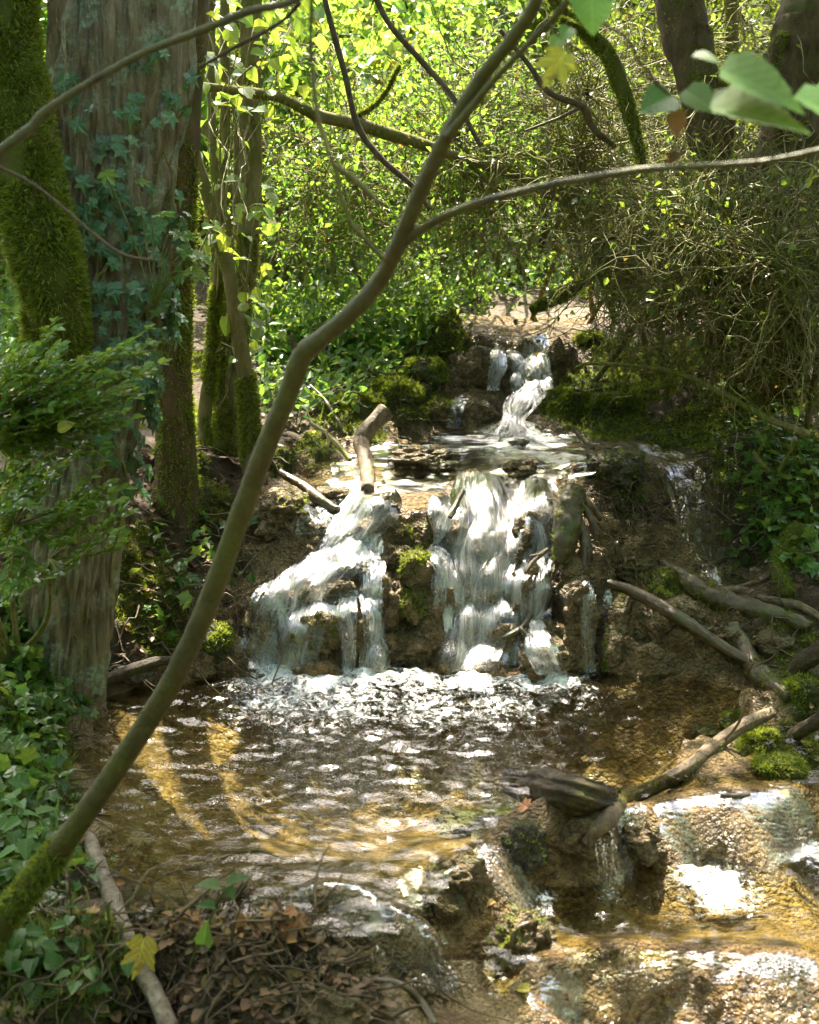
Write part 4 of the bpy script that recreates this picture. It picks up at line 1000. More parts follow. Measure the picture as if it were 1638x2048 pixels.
# ------------------------------------------------------------------ trees and thickets at right
def stems_thing(name, label, cat, base, rows_list, mat, moss_n=1500, seed=0, lump=.15, msize=.016, mthr=-.2, sides=16):
    t = thing(name, label, cat, base); m = MB(); SS = []
    for i, rows in enumerate(rows_list):
        b = MB(); Sx, Ax, Bx = trunk(b, pth(rows), n=110, sides=sides, lump=lump, lump_s=9, seed=seed + i, bark=.008 if sides > 20 or name == 'yew_tree' else 0, bark_f=50)
        b.obj('trunk' if i == 0 else 'branch', mat, t); SS.append(Sx)
        if moss_n: fur(m, Sx, Ax, Bx, moss_n, 0, 1, msize, mthr, seed + i + 9)
    if m.n: m.obj('moss', M_MOSS, t, smooth_=False, kind='stuff')
    return t, SS
t_r1, S_r1 = stems_thing('yew_tree', 'brown trunk with a bright mossy fork at the upper right', 'tree', hit(1470, 700),
    [[(1350, -500, 7.0, 95), (1362, 0, 6.7, 88), (1385, 130, 6.6, 72), (1405, 260, 6.6, 62), (1430, 400, 6.6, 60), (1450, 540, 6.6, 70), (1465, 690, 6.65, 90)],
     [(1400, 60, 6.6, 40), (1412, 150, 6.5, 44), (1440, 190, 6.45, 40), (1452, 260, 6.45, 34), (1440, 330, 6.5, 28)],
     [(1395, 230, 6.6, 30), (1440, 290, 6.5, 24), (1480, 350, 6.45, 20), (1540, 400, 6.4, 14)]], M_BROWNBARK, 3000, 110)
t_r2, S_r2 = stems_thing('gnarled_tree', 'dark gnarled trunk tangled with roots at the right edge', 'tree', hit(1560, 740),
    [[(1760, -500, 6.8, 150), (1660, 0, 6.4, 150), (1610, 130, 6.3, 140), (1578, 260, 6.3, 120), (1560, 400, 6.3, 135), (1556, 520, 6.35, 150), (1552, 640, 6.4, 120), (1556, 760, 6.5, 130)],
     [(1600, 100, 6.3, 34), (1560, 80, 6.2, 26), (1548, 130, 6.15, 22), (1556, 230, 6.15, 26), (1590, 330, 6.2, 30), (1600, 430, 6.2, 34)],
     [(1545, 380, 6.2, 40), (1500, 430, 6.15, 34), (1490, 520, 6.15, 30), (1500, 640, 6.2, 36), (1530, 780, 6.25, 46)],
     [(1570, 470, 6.2, 30), (1620, 440, 6.15, 26), (1680, 450, 6.1, 24)],
     [(1560, 430, 6.2, 24), (1600, 470, 6.1, 22), (1590, 560, 6.1, 26), (1600, 700, 6.2, 34)]], M_BROWNBARK, 1500, 130, lump=.25, mthr=.05, sides=40)
for tr_, SS, cen in ((t_r1, S_r1, (2.0, 6.8, 5.2)), (t_r2, S_r2, (3.0, 5.6, 5.0))):
    crown(tr_, 'crown', M_BGDARK, cen, (1.7, 2.6, 1.4), 200, 46, .085, limb=SS[0][:25, :3])
stems_thing('pole_sapling', 'straight slim trunk between the two big right hand trees', 'tree', hit(1475, 620), [[(1455, -300, 8, 26), (1462, 0, 8, 26), (1468, 300, 8, 28), (1472, 640, 8, 34)]], M_STEM, 900, 150)
stems_thing('mossy_stump_trunk', 'short green mossy trunk below the gnarled tree', 'tree', hit(1535, 790), [[(1500, 540, 6.5, 30), (1502, 640, 6.5, 36), (1520, 740, 6.5, 48), (1540, 800, 6.5, 70)]], M_MOSSBARK, 2600, 155)
stems_thing('fallen_branch', 'long dead branch slanting across behind the leaning sapling', 'branch', at(1180, 400, 7.2), [[(400, 172, 6.0, 14), (480, 182, 6.1, 17), (560, 196, 6.3, 19), (640, 232, 6.5, 24), (720, 250, 6.6, 26), (818, 280, 6.8, 22), (930, 318, 7.0, 20), (1040, 352, 7.1, 22), (1100, 385, 7.2, 24), (1180, 402, 7.3, 18)], [(700, 242, 6.6, 9), (760, 200, 6.6, 7), (800, 130, 6.6, 5)], [(930, 318, 7, 9), (990, 380, 7, 7), (1010, 440, 6.9, 5)]], M_STEM, 1100, 160)
stems_thing('mossy_bough', 'drooping bough with bright green moss just above the stream head', 'branch', at(1300, 520, 7.9), [[(1060, 622, 7.5, 12), (1100, 602, 7.5, 18), (1143, 580, 7.6, 20), (1198, 545, 7.7, 18), (1250, 530, 7.8, 14), (1310, 555, 7.9, 12), (1340, 600, 8, 10)], [(1198, 545, 7.7, 8), (1240, 490, 7.7, 7), (1290, 482, 7.7, 7), (1310, 510, 7.75, 6)]], M_STEM, 4200, 165, msize=.022, mthr=-.5)
stems_thing('mossy_limb', 'dark mossy limb hanging down right of the leaning trunk top', 'branch', at(1118, 15, 6.5), [[(1080, -60, 6.5, 22), (1118, 15, 6.5, 24), (1208, 100, 6.5, 30), (1243, 175, 6.5, 34), (1263, 240, 6.5, 24), (1285, 330, 6.5, 14)], [(1200, 90, 6.5, 12), (1160, 60, 6.45, 10), (1120, 40, 6.4, 8)]], M_MOSSBARK, 2600, 170)
stems_thing('crooked_branch', 'thin dark crooked branch zigzagging in the upper centre right', 'branch', at(1228, 300, 6.4), [[(1000, 60, 6.2, 8), (1058, 130, 6.2, 10), (1098, 185, 6.2, 11), (1163, 212, 6.25, 14), (1180, 245, 6.3, 14), (1198, 268, 6.3, 12), (1228, 292, 6.4, 10)], [(1163, 214, 6.25, 8), (1120, 235, 6.2, 6), (1050, 262, 6.2, 5)]], M_DARKTWIG, 0, 175)
stems_thing('bare_stem', 'slim dark bare stem leaning left of the sapling top', 'branch', at(840, 400, 6), [[(640, -40, 6, 11), (660, 40, 6, 11), (690, 150, 6, 12), (715, 250, 6, 12), (760, 315, 6, 11), (825, 372, 6, 10), (860, 420, 6, 9)]], M_DARKTWIG, 0, 178)
stems_thing('bare_stem', 'bare dark stem slanting down from the top centre to the sapling', 'branch', at(905, 195, 5), [[(740, -30, 5, 10), (780, 50, 5, 11), (850, 130, 5, 11), (910, 200, 5, 10), (960, 290, 5, 8)]], M_DARKTWIG, 0, 179)
stems_thing('arching_stem', 'long thin pale stem arching over the right hand mossy slope', 'branch', hit(1600, 870), [[(1150, 735, 6.6, 5), (1187, 727, 6.5, 7), (1300, 735, 6.4, 9), (1380, 755, 6.3, 10), (1444, 785, 6.2, 12), (1530, 835, 6.1, 13), (1620, 870, 6.0, 14)], [(1330, 742, 6.4, 6), (1370, 700, 6.4, 6), (1440, 655, 6.4, 5), (1560, 690, 6.3, 4)]], M_TWIG, 500, 180, msize=.01)
stems_thing('forked_stick', 'pale forked dead stick standing on the right hand slope', 'stick', hit(1545, 985), [[(1505, 905, 6.1, 10), (1535, 940, 6.1, 11), (1560, 960, 6.1, 9), (1580, 980, 6.1, 6)], [(1546, 1000, 6.1, 8), (1555, 950, 6.08, 8), (1575, 910, 6.05, 7), (1600, 880, 6.0, 5)]], M_TWIG, 200, 183, msize=.01)

# tangled dead twigs (box thicket)
THK = [(980, 560, 7.6, 'wispy tangle of bare twigs above the stream head', 330, (860, 1120, 120, 560)),
       (1200, 640, 7.2, 'dense thicket of bare twigs right of the upper waterfall', 420, (1100, 1330, 150, 560)),
       (1330, 720, 6.7, 'twiggy thicket over the right hand mossy mound', 430, (1200, 1450, 380, 690)),
       (1480, 700, 6.2, 'dark twig thicket in front of the gnarled tree', 520, (1380, 1600, 330, 700)),
       (1590, 800, 5.8, 'tangled twigs crowding the right edge', 300, (1500, 1690, 400, 760)),
       (1300, 500, 8.4, 'faint twig tangle high between the right hand trunks', 480, (1120, 1560, 10, 400)),
       (880, 600, 8.4, 'pale bare twig tangle behind the leaning sapling', 240, (640, 980, 60, 560)),
       (640, 620, 8.0, 'fine dead twigs hanging over the ivy slope', 170, (520, 760, 200, 640))]
for ti, (px, py, d, lab, n_, (x0, x1, y0, y1)) in enumerate(THK):
    base = hit(px, py); d = min(d, base[1] + .3)
    t = thing('twig_thicket', lab, 'thicket', base, 'twig thickets behind the stream')
    ns = 7
    b = MB(); heads = []
    for i in range(ns):
        ex, ey = rng.uniform(x0, x1), rng.uniform(y0, y0 + .4 * (y1 - y0)); e = at(ex, ey, d + rng.uniform(-.5, .6))
        g = np.array([base[0] + rng.normal(0, .25), base[1] + rng.normal(0, .2), 0]); g[2] = ground(g[0], g[1])[0] - .03
        mid = .55 * g + .45 * e + rng.normal(0, .12, 3) + np.array([0, 0, .12])
        Sx, _, _ = trunk(b, [list(g) + [.016], list(mid) + [.011], list(e) + [.004]], n=30, sides=8, lump=.15, seed=200 + i)
        heads.append(Sx[:, :3])
    b.obj('stem', M_STEM, t)
    heads = np.concatenate(heads)
    # main twigs start near stems or in the thicket volume, wander and droop
    st = np.array([at(rng.uniform(x0, x1), rng.uniform(y0, y1), d + rng.uniform(-.6, .7)) for _ in range(n_)])
    nearest = heads[np.argmin(((st[:, None] - heads[None]) ** 2).sum(-1), axis=1)]
    dirn = st - nearest + rng.normal(0, .25, st.shape)
    L = np.minimum(np.linalg.norm(st - nearest, axis=1) + rng.uniform(.15, .5, n_), 1.3)
    P = walk(nearest, dirn, L, 12, .42, -.02)
    m = MB(); tubes(m, P, np.linspace(1, .35, 12)[None] * rng.uniform(.0025, .0062, (n_, 1)), 3)
    k = n_ * 3; pi = rng.integers(0, n_, k); qi = rng.integers(2, 12, k)
    P2 = walk(P[pi, qi], (P[pi, qi] - P[pi, qi - 1]) * 6 + rng.normal(0, .35, (k, 3)), rng.uniform(.08, .42, k), 7, .35, -.05)
    tubes(m, P2, np.linspace(1, .4, 7)[None] * rng.uniform(.0014, .0034, (k, 1)), 3)
    m.obj('twig_tangle', M_TWIG, t, kind='stuff')
    lf = MB(); kk = n_ * (14 if ti in (0, 6, 7) else 9 if ti == 5 else 3); pj = P2.reshape(-1, 3)[rng.integers(0, len(P2) * 7, kk)] + rng.normal(0, .03, (kk, 3))
    scatter(lf, SIMPLE, pj, frames(rng.normal(0, 1, (kk, 3)) + np.array([0, 0, -.3]), np.array([0, 0, 1]) + rng.normal(0, .5, (kk, 3))), rng.uniform(.02, .045, kk))
    lf.obj('foliage', M_BGLEAF if ti in (0, 6, 7) else M_BGDARK, t, smooth_=False, kind='stuff')

# ------------------------------------------------------------------ background woodland
BG = [(470, 10.0, 'lime', 'sunlit sapling straight behind the hazel clump', 3.2), (620, 11.5, 'lime', 'bright lime tree filling the gap left of the leaning sapling', 3.6), (545, 15, 'lime', 'taller sunlit tree far behind the hazel clump', 5), (740, 13, 'lime', 'pale sunlit tree just left of the sapling top', 4.2), (690, 19, 'lime', 'far yellow green tree at the top left of centre', 5.6), (860, 16, 'leaf', 'green tree behind the top of the leaning sapling', 4.6), (395, 12.5, 'lime', 'sunlit tree peeping out right of the brown trunk', 4.0), (960, 13.5, 'leaf', 'leafy tree behind the stream head', 3.9), (1090, 17, 'leaf', 'soft green tree at the top right of centre', 4.8), (1200, 12.5, 'dark', 'olive tree behind the mossy limb', 3.6), (1320, 16, 'dark', 'dark tree in the gap left of the forked yew', 4.6), (1460, 12, 'dark', 'olive tree behind the slim pole trunk', 3.6), (1610, 14, 'dark', 'shaded tree behind the gnarled trunk', 4.4), (120, 11, 'leaf', 'green tree glimpsed between the mossy and ivy trunks', 3.8), (20, 9, 'leaf', 'low leafy tree behind the mossy left trunk', 2.6)]
for i, (px, d, kind, lab, hgt) in enumerate(BG):
    x = (px - 819) / F_PX * d * 1.0; z0 = ground(x, d)[0]
    t = thing('background_tree', lab, 'tree', (x, d, z0), 'woodland trees behind the stream')
    b = MB(); q = [[x + rng.normal(0, .12) * k, d + rng.normal(0, .08) * k, z0 - .1 + hgt * k / 4, .055 * (1.15 - .2 * k)] for k in range(5)]
    Sx, _, _ = trunk(b, q, n=40, sides=10, lump=.12, seed=300 + i); b.obj('trunk', M_STEM if kind != 'dark' else M_BROWNBARK, t)
    for e_ in range(2):
        b = MB(); ox = rng.uniform(-.7, .7); q2 = [[x + ox + rng.normal(0, .1) * k, d - .9 + rng.normal(0, .06) * k, ground(x + ox, d - .9)[0] - .1 + hgt * k / 4, .03 * (1.15 - .2 * k)] for k in range(5)]
        trunk(b, q2, n=36, sides=8, lump=.12, seed=340 + i + e_); b.obj('stem', M_BROWNBARK if e_ else M_STEM, t)
    mt = dict(lime=M_BGLIME, leaf=M_BGLEAF, dark=M_BGDARK)[kind]
    zt = 1.7 + .205 * d
    crown(t, 'crown', mt, (x, d, (z0 + .8 + zt) / 2), (1.05 + .04 * d, 1.0, max(.8, (zt - z0 - .8) / 2 + .3)), 90, 40, .095 + .0016 * d, .36 + .01 * d, limb=Sx[6:, :3], limb_r=.012, mask=(lambda p: shaded(p) | (rng.random(len(p)) < .08)) if d < 14 else None)
# far hillside wood, plus unseen leaf masses added for fill light: one mass
m = MB(); nsp = 900
yy = rng.uniform(19, 48, nsp); xx = rng.uniform(-.42, .42, nsp) * yy
zz = 1.7 + yy * rng.uniform(-.06, .24, nsp)
zz = np.maximum(zz, ground(xx, yy) + .3)
sprays(m, np.stack([xx, yy, zz], 1), .6 + .03 * yy, 40, SIMPLE, .19)
nsp = 700
yy = rng.uniform(-11, -3.5, nsp); xx = rng.uniform(-10, 10, nsp); zz = ground(xx, yy) + rng.uniform(.3, 4.8, nsp)
sprays(m, np.stack([xx, yy, zz], 1), np.full(nsp, .9), 34, SIMPLE, .22)  # unseen leaves behind the camera, added for warm bounce and to block sky
nsp = 700
yy = rng.uniform(-3, 11, nsp); sd = np.where(rng.random(nsp) < .5, -1, 1); xx = sd * (3.2 + .36 * np.maximum(yy, 0) + rng.uniform(0, 4, nsp)); zz = ground(xx, yy) + rng.uniform(.2, 4.6, nsp)
sprays(m, np.stack([xx, yy, zz], 1), np.full(nsp, .7), 36, SIMPLE, .17, mask=shaded)  # unseen leaves at both sides, added to the same fill
far = m.obj('woodland', M_BGLIME, smooth_=False, kind='stuff'); far['label'] = 'sunlit hillside wood with unseen leaf masses added all round for fill light'
# unseen trees added beyond the frame to darken the banks and block sky
for i, (cx, cy, cz, rx, ry, rz, lab, gx_0) in enumerate([(2.6, 2.2, 5.0, 2.2, 2.6, 1.3, 'unseen leafy tree added beyond the right edge for shade', (4.6, 2.6)), (-2.8, 1.2, 5.2, 2.0, 2.4, 1.3, 'unseen leafy tree added beyond the left edge for shade', (-4.4, 1.4)), (1.9, 9.5, 6.5, 2.0, 2.0, 1.4, 'unseen tall tree added above the right hand thicket for shade', (4.5, 10.5))]):
    z0 = ground(*gx_0)[0]; t = thing('unseen_shade_tree', lab, 'tree', (gx_0[0], gx_0[1], z0))
    b = MB(); Sx, _, _ = trunk(b, [[gx_0[0], gx_0[1], z0 - .1, .2], [gx_0[0] * .95, gx_0[1], z0 + 2, .16], [.5 * (cx + gx_0[0]), .5 * (cy + gx_0[1]), cz - .8, .11], [cx, cy, cz, .05]], n=50, sides=16, lump=.12, seed=330 + i)
    b.obj('trunk', M_BROWNBARK, t)
    crown(t, 'crown', M_BGLEAF, (cx, cy, cz), (rx, ry, rz), 120, 46, .10, limb=Sx[25:, :3])

# ------------------------------------------------------------------ low plants
def ground_scatter(n, x0, x1, y0, y1, cond=None):
    px = rng.uniform(x0, x1, n); py = rng.uniform(y0, y1, n)
    p = hits(px, py, gzd)
    if cond is not None: p = p[cond(p)]
    return p
# ivy carpeting the left slope (uncountable ground cover)
m = MB()
for x0, x1, y0, y1, n_, hh in [(500, 960, 470, 720, 7000, .24), (520, 800, 700, 830, 900, .10), (0, 130, 450, 760, 1600, .3), (840, 1300, 440, 600, 3200, .25), (1490, 1640, 850, 1150, 500, .08), (300, 480, 1000, 1340, 160, .05), (0, 130, 1180, 1620, 1100, .09), (0, 130, 1600, 1800, 220, .06)]:
    p = ground_scatter(n_, x0, x1, y0, y1, lambda q: stream_mask(q[:, 0], q[:, 1]) < .4)
    p[:, 2] += rng.random(len(p)) ** 1.5 * hh + .01; p += rng.normal(0, .05, p.shape) * np.array([1, 1, 0])
    scatter(m, t_star([(0, .6), (35, .32), (60, .5), (95, .3), (130, .45), (180, .26)], .14) if y0 > 800 else SIMPLE, p, frames(rng.normal(0, 1, p.shape) + np.array([0, -.6, -.3]), np.array([0, -.1, 1]) + rng.normal(0, .38, p.shape)), rng.uniform(.035, .085, len(p)))
iv = m.obj('ground_ivy', M_IVYMASS, smooth_=False, kind='stuff'); iv['label'] = 'glossy ivy carpeting the banks'
# moss tufts on the mossy ground
w = (mossm * near * (x_ < 2.4) * (x_ > -1.7) * (y_ < 8.6) * (y_ > 2.9) > .5)
ids = np.nonzero(w)[0]; ids = ids[rng.integers(0, len(ids), 60000)]
p = PT[ids] + rng.normal(0, .006, (len(ids), 3)); nn = Nn[ids]
m = MB(); scatter(m, TUFT, p, frames(norm(nn * .6 + rng.normal(0, .6, p.shape)), nn + rng.normal(0, .3, p.shape)), rng.uniform(.008, .022, len(p)))
ms = m.obj('moss', M_MOSS, smooth_=False, kind='stuff'); ms['label'] = 'cushions of green moss on rocks and banks'
# leaf litter
m = MB()
for x0, x1, y0, y1, n_ in [(250, 560, 880, 1340, 700), (1150, 1638, 680, 1200, 700), (0, 760, 1880, 2048, 900), (520, 950, 620, 900, 600), (1400, 1638, 1380, 1560, 160), (0, 160, 1300, 1800, 300)]:
    p = ground_scatter(n_, x0, x1, y0, y1, lambda q: (stream_mask(q[:, 0], q[:, 1]) < .5) | (q[:, 2] > .02) & (q[:, 1] < 3.6))
    p[:, 2] += .008
    scatter(m, SIMPLE, p, frames(rng.normal(0, 1, p.shape) * np.array([1, 1, .3]), np.array([0, 0, 1]) + rng.normal(0, .35, p.shape)), rng.uniform(.018, .05, len(p)))
lt = m.obj('leaf_litter', M_DEADMASS, smooth_=False, kind='stuff'); lt['label'] = 'brown leaf litter scattered over the banks'
# dead twigs and rootlets lying on the banks
m = MB()
for x0, x1, y0, y1, n_ in [(230, 560, 880, 1340, 130), (1160, 1330, 960, 1110, 90), (1400, 1638, 850, 1350, 130), (0, 760, 1890, 2048, 150), (540, 900, 700, 900, 90), (0, 150, 1350, 1800, 60)]:
    p = ground_scatter(n_, x0, x1, y0, y1); p[:, 2] += .012
    P = walk(p, rng.normal(0, 1, p.shape) * np.array([1, .7, .35]), rng.uniform(.08, .4, len(p)), 8, .25, -.02)
    gzv = ground(P[..., 0].ravel(), P[..., 1].ravel()).reshape(P.shape[:2]); P[..., 2] = np.maximum(P[..., 2], gzv + .006); P[..., 2] = np.minimum(P[..., 2], gzv + .10)
    tubes(m, P, np.linspace(1, .4, 8)[None] * rng.uniform(.002, .006, (len(p), 1)), 4)
bt = m.obj('brushwood', M_DARKTWIG, kind='stuff'); bt['label'] = 'small dead twigs and rootlets lying on the banks'
# grass
m = MB()
for x0, x1, y0, y1, n_ in [(0, 260, 1850, 2048, 900), (0, 130, 1450, 1800, 350), (560, 900, 700, 850, 200), (1400, 1638, 850, 1050, 200)]:
    p = ground_scatter(n_, x0, x1, y0, y1, lambda q: stream_mask(q[:, 0], q[:, 1]) < .5)
    scatter(m, (BLADE[0] * np.array([.35, 1, 1]), BLADE[1]), p, frames(np.array([0, 0, 1]) + rng.normal(0, .45, p.shape), rng.normal(0, 1, p.shape) + np.array([0, -1, 0])), rng.uniform(.04, .13, len(p)))
gs = m.obj('grass', M_GRASS, smooth_=False, kind='stuff'); gs['label'] = 'thin grass blades on the banks'

# box shrub at left
t_bx = thing('box_shrub', 'box shrub with small oval green leaves in front of the left trunks', 'shrub', hit(20, 1330))
ENDS = [(285, 685), (240, 700), (290, 745), (60, 715), (30, 760), (105, 650), (150, 750), (200, 735), (280, 780), (250, 805), (180, 795), (120, 815), (60, 835), (230, 850), (150, 880), (80, 905), (205, 905), (20, 865), (185, 1000), (245, 1015), (220, 960), (120, 1015), (60, 1000), (205, 1040), (20, 1000), (150, 1075), (40, 1085), (240, 830), (130, 700), (20, 690), (300, 720), (90, 770), (10, 930), (110, 940), (20, 1180), (60, 1150), (10, 800), (160, 840), (215, 770), (50, 950)]
b = MB(); pos = []; Yd = []; Zd = []
root = LOC[t_bx.name]
hubs = [at(-40, 1000, 4.1), at(30, 1050, 4.15), at(-80, 850, 4.0), at(100, 1120, 4.2)]
for h in hubs: trunk(b, [list(root + rng.normal(0, .03, 3) * np.array([1, 1, 0])) + [.012], list(.5 * root + .5 * h + rng.normal(0, .04, 3)) + [.009], list(h) + [.006]], n=24, sides=8, lump=.2)
for ex, ey in ENDS:
    for rep in range(3):
        e = at(ex + rng.normal(0, 14), ey + rng.normal(0, 12), rng.uniform(3.85, 4.2)); h = hubs[np.argmin([np.linalg.norm(e - q) for q in hubs])]
        Pm = spline([list(h), list(.5 * h + .5 * e + np.array([0, 0, -.03]) + rng.normal(0, .03, 3)), list(e)], 20)
        tubes(b, Pm[None], np.linspace(.004, .0012, 20)[None], 5)
        T = norm(np.gradient(Pm, axis=0))
        L_ = np.linalg.norm(e - h); np_ = int(np.clip(L_ / .018, 6, 22))
        for f in np.linspace(.35, 1, np_):
            i = min(19, int(f * 19)); c_ = Pm[i]; side = norm(np.cross(T[i], np.array([0, 0, 1.0])) + rng.normal(0, .25, 3))
            for sgn in (-1, 1):
                pos.append(c_ + side * sgn * .003); Yd.append(side * sgn * .8 + T[i] * .75 + rng.normal(0, .12, 3)); Zd.append(np.array([0, -.35, 1]) + rng.normal(0, .3, 3))
            if f > .97:
                pos.append(c_); Yd.append(T[i]); Zd.append(np.array([0, -.5, 1.]))
b.obj('twig_frame', M_TWIG, t_bx)
pos, Yd, Zd = map(np.array, (pos, Yd, Zd)); sz = rng.uniform(.026, .042, len(pos))
o_ = np.argsort(-sz - .03 * (pos[:, 0] > -1.2)); pos, Yd, Zd, sz = pos[o_], Yd[o_], Zd[o_], sz[o_]
leaf_objs(t_bx, L_BOX, pos[:290], Yd[:290], Zd[:290], sz[:290])
m = MB(); scatter(m, BOXLEAF, pos[290:], frames(Yd[290:], Zd[290:]), sz[290:]); m.obj('foliage', M_BOXM, t_bx, smooth_=False, kind='stuff')

# nettles and other leafy seedlings on the near left bank
def herb(px, py, lab, hgt, n_pair, size, lean=(0, 0), name='nettle', cat='plant', meshes=None, group=None):
    g = hit(px, py, gzd); t = thing(name, lab, cat, g, group)
    top = g + np.array([lean[0], lean[1], hgt]); b = MB()
    Sx, _, _ = trunk(b, [list(g + np.array([0, 0, -.02])) + [.0035], list(.5 * g + .5 * top + np.array([rng.normal(0, .01), 0, .01])) + [.003], list(top) + [.0015]], n=20, sides=6, lump=.05)
    stem_o = b.obj('stem', M_GRASS, t)
    pos, Yd, Zd, sz = [], [], [], []
    for k in range(n_pair):
        f = .35 + .65 * k / max(1, n_pair - 1); p = Sx[min(19, int(f * 19)), :3]; a = k * 1.57 + rng.uniform(0, .6)
        for s_ in (0, math.pi):
            dv = np.array([math.cos(a + s_), math.sin(a + s_), -.15 + rng.normal(0, .15)])
            pos.append(p + dv * .02); Yd.append(dv); Zd.append(np.array([0, -.25, 1]) + rng.normal(0, .15, 3)); sz.append(size * rng.uniform(.75, 1.15) * (1.1 - .45 * f))
    leaf_objs(stem_o, meshes or L_NET, np.array(pos), np.array(Yd), np.array(Zd), sz)
    return t
herb(40, 1780, 'nettle with toothed leaves beside the foot of the leaning sapling', .24, 5, .095, (.05, -.05))
herb(10, 1700, 'nettle on the mossy bank left of the leaning sapling', .16, 4, .09, (.05, -.02))
herb(120, 1900, 'nettle seedling at the left end of the debris dam', .13, 4, .075, (.05, -.05))
herb(60, 1990, 'bushy nettle in the bottom left corner', .17, 5, .085, (.03, -.05))
herb(160, 1990, 'small nettle right of the bushy corner one', .10, 4, .06, (.03, -.03))
herb(20, 1930, 'broad leaved nettle at the left edge under the sapling foot', .13, 4, .095, (.04, -.03))
herb(240, 1950, 'little green seedling beside the pale stick', .09, 3, .055, (.03, 0))
herb(10, 1340, 'leafy nettle on the bank under the box shrub', .12, 4, .10, (.1, -.08))
herb(170, 1780, 'small seedling at the water edge by the pale stick', .10, 3, .055, (.06, -.02))
herb(530, 790, 'tall pale seedling catching the sun by the hazel stems', .24, 5, .07, (.02, -.02), name='seedling')
herb(590, 850, 'pale leafed seedling left of the mossy boulders', .16, 3, .08, (.1, -.03), name='seedling')
t_sd = thing('balsam_seedling', 'tall thin seedling with round leaves in front of the debris dam', 'plant', hit(360, 2040, gzd))
b = MB(); g = LOC[t_sd.name]
P0 = [g, at(372, 1960, 2.95), at(400, 1880, 2.93), at(440, 1800, 2.92), at(455, 1775, 2.92)]
trunk(b, [list(p) + [.0035 - .0005 * i] for i, p in enumerate(P0)], n=30, sides=6, lump=.05)
lv = [((408, 1890), (412, 1840), .055, 1.2), ((440, 1775), (390, 1762), .05, .2), ((452, 1770), (520, 1738), .055, .2), ((430, 1815), (398, 1806), .04, .3), ((455, 1775), (470, 1800), .03, .4)]
for (a, c), (e, f), s_, tl in lv: tubes(b, np.linspace(at(430, 1815, 2.92), at(a, c, 2.9), 6)[None], np.full((1, 6), .0015), 5)
b.obj('stem', M_GRASS, t_sd)
leaf_objs(t_sd, L_NET, np.array([at(a, c, 2.9) for (a, c), *_ in lv]), np.array([at(e, f, 2.88) - at(a, c, 2.9) for (a, c), (e, f), *_ in lv]), np.array([[0, -tl, 1] for *_, tl in lv]), [s_ * 1.2 for *_, s_, tl in lv])
# hart's-tongue ferns
for px, py, lab, n_, L_ in [(1010, 580, 'strap leaved fern on the bank above the stream head', 9, .36), (960, 575, 'smaller strap leaved fern left of the larger one', 6, .25)]:
    g = hit(px, py); t = thing('strap_fern', lab, 'fern', g)
    me = leaf_mesh('frond', STRAP, M_IVY); a = np.linspace(0, 2 * np.pi, n_, endpoint=False) + rng.random(n_)
    leaf_objs(t, [me], np.tile(g, (n_, 1)), np.stack([np.cos(a), np.sin(a), np.full(n_, .9)], 1), np.stack([-np.cos(a), -np.sin(a), np.full(n_, .9)], 1), rng.uniform(.7, 1.1, n_) * L_, name='frond')

# ------------------------------------------------------------------ rocks
ROCKS = []
def rock(px, py, wpx, hpx, lab, mat, name='boulder', cat='rock', sub=4, sink=.3, moss=0, d=None, rough=.22, depth=1.0):
    h = hit(px, py, gzd) if d is None else at(px, py, d)
    rx = wpx * .5 * mpp(h[1]); rz = hpx * .5 * mpp(h[1]); ry = .5 * (rx + rz) * depth
    # cube-sphere
    n = 26; g = np.linspace(-1, 1, n); U, V = np.meshgrid(g, g); vs = []; b = MB()
    ii = np.arange(n * n).reshape(n, n); Fq = np.stack([ii[:-1, :-1], ii[:-1, 1:], ii[1:, 1:], ii[1:, :-1]], -1).reshape(-1, 4)
    o = np.ones_like(U); c = np.array([h[0], h[1] + ry * .25, h[2] + rz * (1 - 2 * sink) * .0])
    nrmv = []; ROCKS.append((c, rx, ry, rz))
    for f in ((U, V, o), (V, U, -o), (o, U, V), (-o, V, U), (V, o, U), (U, -o, V)):
        q = norm(np.stack(f, -1).reshape(-1, 3))
        k = 1 + rough * fbm(q * 1.6 + px * .37, 3, 1) + .5 * rough * (.5 - worley(q * 2.6 + py * .11, 2)) + .18 * rough * fbm(q * 7 + px, 2, 5)
        w = c + q * k[:, None] * np.array([rx, ry, rz])
        b.add(w, Fq); nrmv.append(np.column_stack([w, q]))
    if moss:
        t = thing(name, lab, cat, (c[0], c[1], c[2] - rz)); b.obj('stone', mat, t)
        a = np.concatenate(nrmv); a = a[(a[:, 5] > -.3)]; a = a[rng.integers(0, len(a), moss)]
        m = MB(); nn = a[:, 3:]; p = a[:, :3] + rng.normal(0, .004, nn.shape)
        ok = fbm(p * 12, 3, 4) > -.35; p, nn = p[ok], nn[ok]
        scatter(m, TUFT, p, frames(norm(nn * .7 + rng.normal(0, .5, p.shape) + np.array([0, 0, -.2])), nn), rng.uniform(.008, .022, len(p)))
        m.obj('moss', M_MOSS, t, smooth_=False, kind='stuff'); return t
    o_ = b.obj(name, mat, origin=(c[0], c[1], c[2] - rz)); return tag(o_, lab, cat)
rock(430, 1290, 75, 80, 'rounded mossy boulder at the left foot of the waterfall', M_MOSSROCK, moss=900)
rock(330, 1290, 60, 50, 'low mossy stone on the dark left bank', M_MOSSROCK, moss=700)
rock(395, 1345, 70, 40, 'wet muddy stone at the left water edge', M_TUFA)
rock(250, 1350, 110, 46, 'dark rock lying below the ivy trunk', M_GREYROCK)
rock(885, 690, 95, 120, 'tall bright green mossy boulder left of the upper waterfall', M_MOSSROCK, moss=5200)
